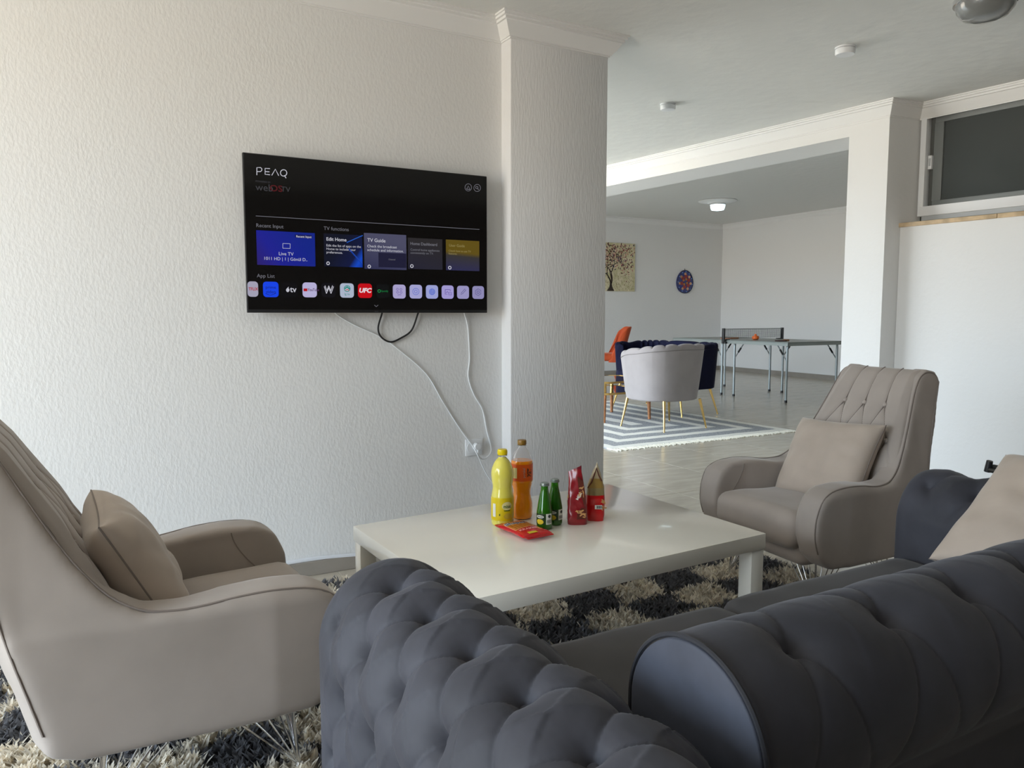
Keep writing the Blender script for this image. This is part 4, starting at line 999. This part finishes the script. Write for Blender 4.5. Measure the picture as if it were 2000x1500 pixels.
for k in range(nclump):
    x = rr.uniform(RX0, RX1); y = rr.uniform(RY0, RY1)
    if .72 < x < 2.15 and y < 1.25 and y > .9: continue
    c = rugcol(x + rr.gauss(0, .008), y + rr.gauss(0, .008)); base = CHAR if c == 0 else CREAM
    la = rr.uniform(0, 2 * pi); lean = rr.uniform(.014, .034); tone = rr.uniform(.72, 1.15)
    for j in range(4):
        h = rr.uniform(.026, .042); a = la + rr.gauss(0, .7); l_ = lean * rr.uniform(.6, 1.4); w = rr.uniform(.0034, .0052)
        px, py = x + rr.gauss(0, .006), y + rr.gauss(0, .006); pa = a + pi / 2 + rr.uniform(-.5, .5); wx, wy = w * cos(pa), w * sin(pa)
        n = len(V); mx_, my_ = px + l_ * .45 * cos(a), py + l_ * .45 * sin(a); tx, ty = px + l_ * cos(a), py + l_ * sin(a)
        V += [(px - wx - 1.1, py - wy - 2, .006), (px + wx - 1.1, py + wy - 2, .006), (mx_ + wx * 1.3 - 1.1, my_ + wy * 1.3 - 2, h * .62), (mx_ - wx * 1.3 - 1.1, my_ - wy * 1.3 - 2, h * .62), (tx - 1.1, ty - 2, h)]
        F += [(n, n + 1, n + 2, n + 3), (n + 3, n + 2, n + 4)]
        t = tone * rr.uniform(.88, 1.12); cc = (base[0] * t, base[1] * t, base[2] * t, 1); Cc += [cc] * 5
me = bpy.data.meshes.new('pile'); me.from_pydata(V, [], F)
at_ = me.color_attributes.new('yarn', 'FLOAT_COLOR', 'POINT'); at_.data.foreach_set('color', [q for c in Cc for q in c])
pm = mat('rug_yarn', (.5, .5, .5), .9, sheen=.2); nn_ = pm.node_tree.nodes.new('ShaderNodeAttribute'); nn_.attribute_name = 'yarn'; pm.node_tree.links.new(nn_.outputs['Color'], pm.node_tree.nodes['Principled BSDF'].inputs['Base Color'])
tr_ = pm.node_tree.nodes.new('ShaderNodeBsdfTranslucent'); mxs = pm.node_tree.nodes.new('ShaderNodeMixShader'); mxs.inputs[0].default_value = .5
pm.node_tree.links.new(nn_.outputs['Color'], tr_.inputs[0]); pm.node_tree.links.new(pm.node_tree.nodes['Principled BSDF'].outputs[0], mxs.inputs[1]); pm.node_tree.links.new(tr_.outputs[0], mxs.inputs[2]); pm.node_tree.links.new(mxs.outputs[0], pm.node_tree.nodes['Material Output'].inputs[0])
link('pile', me, pm, rug, angle=180)['kind'] = 'stuff'
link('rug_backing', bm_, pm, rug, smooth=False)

# ================================================================== FAR ROOM
# striped rug
sr = empty('striped_rug', (5.115, 6.78, 0), label='flat rug with nested white and grey rectangles and fringed edge', cat='rug')
HX, HY = 1.125, 1.50
m = bpy.data.materials.new('striped_weave'); m.use_nodes = True; t = m.node_tree; bs = t.nodes['Principled BSDF']; bs.inputs['Roughness'].default_value = .95
def N(k, **kw):
    n_ = t.nodes.new(k)
    for a_, v_ in kw.items(): setattr(n_, a_, v_)
    return n_
tcn = N('ShaderNodeTexCoord'); sp_ = N('ShaderNodeSeparateXYZ'); t.links.new(tcn.outputs['Object'], sp_.inputs[0])
def mth(op, a_, b_=None):
    n_ = N('ShaderNodeMath', operation=op)
    for i_, q_ in enumerate((a_, b_)):
        if q_ is None: continue
        if isinstance(q_, (int, float)): n_.inputs[i_].default_value = q_
        else: t.links.new(q_, n_.inputs[i_])
    return n_.outputs[0]
nz = N('ShaderNodeTexNoise'); nz.inputs['Scale'].default_value = 9; t.links.new(tcn.outputs['Object'], nz.inputs['Vector'])
wob = mth('MULTIPLY', mth('SUBTRACT', nz.outputs[0], .5), .04)
dx_ = mth('SUBTRACT', HX, mth('ABSOLUTE', sp_.outputs['X'])); dy_ = mth('SUBTRACT', HY, mth('ABSOLUTE', sp_.outputs['Y']))
dm = mth('ADD', mth('MINIMUM', dx_, dy_), wob); fr = mth('FRACT', mth('DIVIDE', dm, .262)); st = mth('LESS_THAN', fr, .42)
mx = N('ShaderNodeMix', data_type='RGBA'); t.links.new(st, mx.inputs[0])
nz2 = N('ShaderNodeTexNoise'); nz2.inputs['Scale'].default_value = 90; t.links.new(tcn.outputs['Object'], nz2.inputs['Vector'])
rg = N('ShaderNodeValToRGB'); rg.color_ramp.elements[0].color = (*lin((128, 130, 134)), 1); rg.color_ramp.elements[1].color = (*lin((176, 178, 180)), 1); rg.color_ramp.elements[0].position = .4; rg.color_ramp.elements[1].position = .6
t.links.new(nz2.outputs[0], rg.inputs[0]); t.links.new(rg.outputs[0], mx.inputs[6]); mx.inputs[7].default_value = (*lin((232, 230, 222)), 1)
t.links.new(mx.outputs[2], bs.inputs['Base Color'])
MB().box(-HX, HX, -HY, HY, .001, .010).obj('weave', m, sr, smooth=False)
b = MB(); rr = random.Random(5); x = -HX
while x < HX:
    l_ = rr.uniform(.07, .10); dx1 = rr.uniform(-.015, .015)
    b.tube([(x, -HY, .007), (x + dx1 * .4, -HY - l_ * .5, .006), (x + dx1, -HY - l_, .004)], .0055, 5); x += rr.uniform(.014, .030)
b.obj('fringe', mat('fringe_yarn', lin((226, 220, 204)), .95), sr)['kind'] = 'stuff'

def tub(name, a, bd, z0, zt, drop, nch, m, legm, loc, rz, lab, cat, legs, flare=1.18, e=.75, A=rad(128)):
    r = empty(name, (*loc, 0), rz, lab, cat)
    def path(phi, ra, rb):
        c_, s_ = cos(phi), sin(phi)
        return (math.copysign(abs(s_) ** e, s_) * ra, -math.copysign(abs(c_) ** e, c_) * rb)      # back at -y, front at +y
    nphi = nch * 12
    def fn(u, v):
        phi = (2 * u - 1) * A; sc = abs(sin(pi * nch * u)) ** .5
        T_ = zt - drop * abs(2 * u - 1) ** 2.2 + .022 * sc - .014
        w = v * 6
        if w < 2: t_ = w / 2; rr_ = 0; z = z0 + (T_ - .03 - z0) * t_; k = 1 + (flare - 1) * t_ ** .9
        elif w < 3.4: q = (w - 2) / 1.4 * pi; z = T_ - .03 + .03 * sin(q) ** .8; rr_ = .055 * (1 - cos(q)) / 2; k = flare
        else: t_ = 1 - (w - 3.4) / 2.6; rr_ = .055 + .0; z = z0 + .1 + (T_ - .03 - z0 - .1) * t_; k = 1 + (flare - 1) * t_ ** .9
        ins = rr_ + (.022 * (1 - sc) if w > 2.6 else 0)
        x, y = path(phi, a * k - ins, bd * k - ins); return (x, y, z)
    g = MB(); g.grid(fn, nphi + 1, 40)
    n0 = len(g.v); g.f.append(tuple(range(0, 40))); g.f.append(tuple(range(nphi * 40, nphi * 40 + 40)))
    g.obj('shell', m, r, angle=70)
    # stitched groove under the scallops on the outside
    MB().tube([(*path((2 * k / 60 - 1) * A, a * (flare + .0) + .001, bd * (flare) + .001), zt - drop * abs(2 * k / 60 - 1) ** 2.2 - .055) for k in range(61)], .0025, 5).obj('seam', legm if False else mat(name + '_seam', tuple(v_ * .6 for v_ in m.node_tree.nodes['Principled BSDF'].inputs['Base Color'].default_value[:3]), .8), r)
    me = roundbox(2 * a - .15, 2 * bd - .12, .15, .05, crown=.02, n=12); o = link('seat_cushion', me, m, r, angle=180); o.location = (0, .05, z0 + .10)
    b_ = MB(); pts = [path(2 * pi * k / 48, a - .01, bd - .01) for k in range(48)]; b_.prism(pts, z0 - .01, z0 + .05, 'z'); b_.obj('base', m, r, bevel=.008)
    for x, y in legs:
        MB().tube([(x * .86, y * .86, z0), (x * 1.02, y * 1.02, .006)], lambda t_: .016 - .008 * t_, 12).obj('leg', legm, r)
        MB().lathe([(.009, 0), (.009, .006), (.008, .008)], (x * 1.02, y * 1.02, 0), 10).obj('foot_pad', legm, r)
    return r
greig = mat('pale_grey_velvet', lin((150, 143, 142)), .8, sheen=.35, var=.06, vscale=5)
navy = mat('navy_velvet', lin((4, 7, 40)), .8, sheen=.12, var=.25, vscale=4, spec=.3)
T1 = tub('tub_chair', .335, .32, .30, .86, .10, 11, greig, gold, (5.26, 6.12), rad(2), 'pale grey scalloped tub chair on gold legs, seen from behind', 'armchair', [(-.34, .22), (-.27, -.34), (.30, -.33), (.34, .24)])
T1.location.z = .009
T2 = tub('loveseat', .62, .33, .31, .825, .03, 17, navy, gold, (6.17, 7.14), rad(92), 'navy blue scalloped velvet loveseat on gold legs behind grey chair', 'loveseat', [(-.60, .28), (-.60, -.27), (.60, -.27), (.60, .28)], flare=1.06, e=.45, A=rad(140))
T2.location.z = .009
# orange side chair
oc = empty('dining_chair', (7.60, 10.03, 0), rad(150), 'burnt orange upholstered chair with wooden legs near far wall', 'chair')
om = mat('orange_velvet', lin((182, 74, 34)), .8, sheen=.3, var=.1, vscale=6); wood = mat('walnut_wood', lin((168, 112, 72)), .45, var=.2, vscale=4, vstretch=(1, 1, 8)); dwood = mat('grey_wood', lin((142, 118, 96)), .5, var=.15, vscale=5)
def osh(u, v):
    phi = (2 * u - 1) * rad(112); t_ = v
    w = v * 4
    hi = .96 - .22 * (abs(2 * u - 1)) ** 6
    if w < 1.8: q = w / 1.8; ins = 0; z = .40 + (hi - .40) * q
    elif w < 2.2: q = 1; ins = .04 * (w - 1.8) / .4; z = hi + .008 * sin((w - 1.8) / .4 * pi)
    else: q = 1 - (w - 2.2) / 1.8; ins = .04; z = .46 + (hi - .46) * q
    lean = -.15 * q ** 1.2
    rx = .175 * (1 - .12 * q) - ins; ry = .245 - ins
    return (.02 + lean - math.copysign(abs(cos(phi)) ** .7, cos(phi)) * rx, sin(phi) * ry, z)
g = MB(); g.grid(osh, 48, 34); g.f.append(tuple(range(34))); g.f.append(tuple(range(47 * 34, 48 * 34))); g.obj('backrest', om, oc, angle=70)
me = roundbox(.47, .48, .11, .045, crown=.015, n=10); o = link('seat', me, om, oc, angle=180); o.location = (.06, 0, .475)
for x, y in ((.23, .19), (.23, -.19), (-.15, .17), (-.15, -.17)):
    MB().tube([(x * .8, y * .85, .43), (x * 1.15, y * 1.15, .0)], lambda t_: .022 - .010 * t_, 12).obj('leg', dwood, oc)
# two tier coffee table
ct = empty('side_table', (5.20, 6.95, .010), label='two tier glossy brown coffee table with gold rims and wooden legs', cat='coffee table')
tabm = mat('brown_glass_top', lin((92, 58, 46)), .08, coat=1, spec=.6)
def octa(s, c): return [(-s + c, -s), (s - c, -s), (s, -s + c), (s, s - c), (s - c, s), (-s + c, s), (-s, s - c), (-s, -s + c)]
S = .385
MB().prism(octa(S - .008, .10), .425, .437, 'z').obj('tabletop', tabm, ct, smooth=False)
MB().prism(octa(S - .008, .10), .305, .317, 'z').obj('shelf', tabm, ct, smooth=False)
for z in (.43, .31):
    P8 = octa(S, .10); b = MB()
    for k in range(8):
        p, q = Vector(P8[k]), Vector(P8[(k + 1) % 8]); d = (q - p).normalized(); n_ = Vector((d.y, -d.x)) * .009
        b.add([(p.x, p.y, z - .011), (q.x, q.y, z - .011), (q.x, q.y, z + .011), (p.x, p.y, z + .011), (p.x - n_.x, p.y - n_.y, z - .011), (q.x - n_.x, q.y - n_.y, z - .011), (q.x - n_.x, q.y - n_.y, z + .011), (p.x - n_.x, p.y - n_.y, z + .011)],
              [(0, 1, 2, 3), (7, 6, 5, 4), (0, 4, 5, 1), (3, 2, 6, 7)])
    b.obj('gold_rim', gold, ct, smooth=False)
for x in (-1, 1):
    for y in (-1, 1):
        MB().tube([(x * .30, y * .335, .30), (x * .31, y * .345, 0)], lambda t_: .022 - .006 * t_, 14).obj('leg', wood, ct)
        MB().cyl((x * .30, y * .335, .32), (x * .30, y * .335, .42), .020, .020, 14).obj('post', gold, ct)

# table tennis table
pt = empty('table_tennis_table', (8.66, 8.07, 0), label='grey folding table tennis table with net and tubular legs', cat='table')
tpm = mat('grey_green_board', lin((120, 128, 124)), .4, coat=.2); edg = mat('board_edge', lin((140, 146, 142)), .4, .3)
W2 = .555; H1 = 1.11; ZT2 = .80
for s in (-1, 1):
    y0, y1 = (.006, H1) if s > 0 else (-H1, -.006)
    MB().box(-W2, W2, y0, y1, ZT2 - .018, ZT2).obj('board', tpm, pt, smooth=False, bevel=.002, seg=1)
    b = MB(); b.box(-W2 - .004, -W2 + .012, y0, y1, ZT2 - .05, ZT2 - .016).box(W2 - .012, W2 + .004, y0, y1, ZT2 - .05, ZT2 - .016).box(-W2, W2, y0, y0 + .014, ZT2 - .05, ZT2 - .016).box(-W2, W2, y1 - .014, y1, ZT2 - .05, ZT2 - .016)
    b.obj('apron', edg, pt, smooth=False)
    for ye in ((.10 * s + s * .02), (H1 - .06) * s):
        for sx_ in (-1, 1):
            x = sx_ * (W2 - .06)
            MB().tube([(x - sx_ * .07, ye, ZT2 - .03), (x - sx_ * .02, ye, ZT2 - .032), (x - sx_ * .004, ye, ZT2 - .05), (x, ye, ZT2 - .09), (x, ye, .02)], .016, 12).obj('leg', steelg, pt)
            MB().cyl((x, ye, 0), (x, ye, .03), .019, .019, 12).obj('leg_cap', blackpl, pt)
            inn = 1 if abs(ye) < .3 else -1
            b = MB(); b.cyl((x, ye, ZT2 - .26), (x, ye + s * inn * .17, ZT2 - .04), .008, n=8); b.obj('brace', steelg, pt)
            MB().cyl((x, ye + s * inn * .07, ZT2 - .17), (x, ye + s * inn * .12, ZT2 - .105), .013, n=8).obj('brace_clip', blackpl, pt)
        MB().cyl((-W2 + .12, ye, ZT2 - .03), (W2 - .12, ye, ZT2 - .03), .012, n=10).obj('crossbar', steelg, pt)
netr = empty('table_tennis_net', (8.66, 8.07, ZT2), label='dark table tennis net with black end posts clamped on the table', cat='net')
for s in (-1, 1):
    MB().box(s * .60 - .014, s * .60 + .014, -.02, .02, -.05, .165).obj('post', blackpl, netr, bevel=.003)
    MB().box(min(s * .50, s * .60), max(s * .50, s * .60), -.035, .035, -.052, -.030).obj('clamp', blackpl, netr, bevel=.002)
    MB().box(min(s * .50, s * .60), max(s * .50, s * .60), -.03, .03, .0, .010).obj('clamp_plate', blackpl, netr, bevel=.002)
b = MB(); nmat = mat('net_cord', (.045, .05, .05), .8)
for k in range(61): x = -.585 + 1.17 * k / 60; b.box(x - .0018, x + .0018, -.001, .001, .018, .15)
for k in range(10): z = .02 + .0135 * k; b.box(-.585, .585, -.001, .001, z - .0016, z + .0016)
o = b.obj('mesh_netting', nmat, netr, smooth=False); o['kind'] = 'stuff'
MB().box(-.59, .59, -.004, .004, .148, .158).obj('top_tape', mat('tape_grey', (.25, .26, .26), .7), netr, smooth=False)
def paddle(x, y, rz, m, lab):
    r = empty('table_tennis_bat', (x, y, ZT2), rz, lab, 'bat')
    MB().lathe([(.001, .0), (.078, .0), (.080, .003), (.080, .009), (.078, .012), (.001, .012)], n=32).obj('blade', m, r)
    MB().box(-.014, .014, -.19, -.070, .0, .022).obj('handle', wood, r, bevel=.006)
paddle(8.36, 7.30, rad(100), mat('black_red_rubber', lin((52, 14, 20)), .6), 'dark red table tennis bat on the nearer half, right of net')
paddle(8.46, 8.42, rad(60), mat('peach_rubber', lin((206, 140, 108)), .6), 'peach orange table tennis bat lying left of the net')
ball = empty('orange_holder', (8.55, 7.93, ZT2), label='small bright orange ball holder on the table by the net', cat='ball holder')
MB().lathe([(.03, 0), (.05, .015), (.045, .05), (.03, .055)], n=24).obj('cup', mat('bright_orange', lin((232, 110, 40)), .5), ball)
MB().lathe([(.001, .045), (.018, .052), (.020, .065), (.014, .08), (.001, .085)], n=20).obj('ball', MATS['bright_orange'], ball)
ws = empty('wall_socket', (11.70, 10.55, .50), label='small white wall socket on far wall behind the table tennis table', cat='socket')
MB().box(-.010, .0, -.045, .045, -.042, .042).obj('cover_plate', pvc, ws, bevel=.002); MB().cyl((-.012, 0, 0), (-.009, 0, 0), .024, n=20).obj('socket_rim', MATS['grey_pvc'], ws)

# painting of a flowering tree
pa = empty('painting', (9.08, 11.89, 2.055), label='canvas painting of a dark branching tree with red and brown leaves', cat='painting')
cm_ = mat('olive_ground', lin((196, 190, 146)), .7, var=.3, vscale=9, col2=lin((222, 212, 184)))
MB().box(-.41, .41, -.015, .014, -.455, .455).obj('canvas', cm_, pa, bevel=.002, seg=1)
trunk = mat('trunk_paint', lin((52, 40, 34)), .7); rr = random.Random(11)
b = MB(); tips = []
def branch(p, ang, l, w, dep):
    pts = [p]; a = ang
    for k in range(5):
        a += rr.uniform(-.28, .28); q = (pts[-1][0] + cos(a) * l / 5, pts[-1][1] + sin(a) * l / 5); pts.append(q)
    for k in range(5):
        (x0, z0), (x1, z1) = pts[k], pts[k + 1]; dx, dz = x1 - x0, z1 - z0; L_ = sqrt(dx * dx + dz * dz); nx, nz_ = -dz / L_, dx / L_; w0 = w * (1 - .09 * k); w1 = w * (1 - .09 * (k + 1))
        if max(abs(x1), abs(x0)) < .40 and max(abs(z0), abs(z1)) < .45: b.prism([(x0 - nx * w0, z0 - nz_ * w0), (x1 - nx * w1, z1 - nz_ * w1), (x1 + nx * w1, z1 + nz_ * w1), (x0 + nx * w0, z0 + nz_ * w0)], -.0165, -.015)
    tips.append(pts[-1])
    if dep > 0:
        for da in (rr.uniform(.35, .75), -rr.uniform(.35, .75)): branch(pts[-1], a + da, l * .78, w * .6, dep - 1)
b.prism([(-.26, -.45), (-.08, -.45), (-.13, -.38), (-.145, -.30), (-.185, -.30), (-.20, -.38)], -.0165, -.015)
branch((-.16, -.31), 1.95, .20, .020, 4); branch((-.16, -.31), 1.1, .22, .018, 4); branch((-.15, -.25), 1.5, .24, .012, 4)
b.obj('painted_tree', trunk, pa, smooth=False)
cols = [mat('leaf_red', lin((112, 42, 44)), .7), mat('leaf_brown', lin((84, 50, 40)), .7), mat('leaf_violet', lin((70, 58, 84)), .7), mat('leaf_pink', lin((196, 140, 130)), .7), mat('leaf_cream', lin((224, 208, 180)), .7)]
for ci, cm in enumerate(cols):
    q = MB()
    for k in range(120):
        if rr.random() < .6 and tips: tx_, tz_ = rr.choice(tips); x, z = tx_ + rr.gauss(0, .06), tz_ + rr.gauss(0, .06)
        else: x, z = rr.uniform(-.39, .39), rr.uniform(-.05, .43)
        if abs(x) > .395 or abs(z) > .44: continue
        a = rr.uniform(0, pi); l_ = rr.uniform(.012, .024); w = l_ * .45
        q.prism([(x + l_ * cos(t_) * cos(a) - w * sin(t_) * sin(a), z + l_ * cos(t_) * sin(a) + w * sin(t_) * cos(a)) for t_ in [2 * pi * j / 7 for j in range(7)]], -.0175 - .0002 * ci, -.015)
    q.obj('painted_leaves', cm, pa, smooth=False)
q = MB()
for k in range(160):
    x, z = rr.uniform(-.39, .39), rr.uniform(-.44, -.12); q.prism([(x - .004, z - .012), (x + .004, z - .010), (x + .002, z + .016)], -.0162, -.015)
q.obj('painted_grass', mat('grass_paint', lin((120, 104, 60)), .7), pa, smooth=False)
# blue mosaic egg-shaped ornament
eg = empty('wall_ornament', (10.775, 11.895, 1.815), label='blue egg shaped mosaic ornament hanging near the far corner', cat='ornament')
def egg(t_, s): return (s * .215 * sin(t_) * (1 - .10 * cos(t_)), s * (.235 * cos(t_)) - 0.0)
MB().prism([egg(2 * pi * k / 40, 1) for k in range(40)], -.018, .008).obj('plate', mat('deep_blue_glaze', lin((26, 44, 120)), .25, coat=.5), eg, bevel=.004)
MB().tube([(*[egg(2 * pi * k / 40, .97)[0]], -.02, egg(2 * pi * k / 40, .97)[1]) for k in range(40)], .006, 6, closed=True).obj('rim', mat('dark_navy_rim', lin((22, 24, 50)), .4), eg)
MB().tube([(-.008, 0, .232), (0, 0, .262), (.008, 0, .232)], .004, 6).obj('hanging_loop', blackpl, eg)
mos = [(mat('mosaic_red', lin((150, 44, 44)), .4), .45, 6, .046, .2), (mat('mosaic_sand', lin((210, 160, 120)), .4), .66, 7, .034, 0), (mat('mosaic_light_blue', lin((96, 140, 210)), .4), .86, 11, .016, .1), (mat('mosaic_ochre', lin((190, 130, 60)), .4), .25, 4, .03, .5)]
for mm, rad_, n_, sz, ph_ in mos:
    for k in range(n_):
        x, z = egg(2 * pi * k / n_ + ph_, rad_); a = rr.uniform(0, pi / 2)
        MB().prism([(x + sz * cos(a + q_ * pi / 2.5), z + sz * .9 * sin(a + q_ * pi / 2.5)) for q_ in range(5)], -.022, -.016).obj('mosaic_piece', mm, eg, smooth=False)
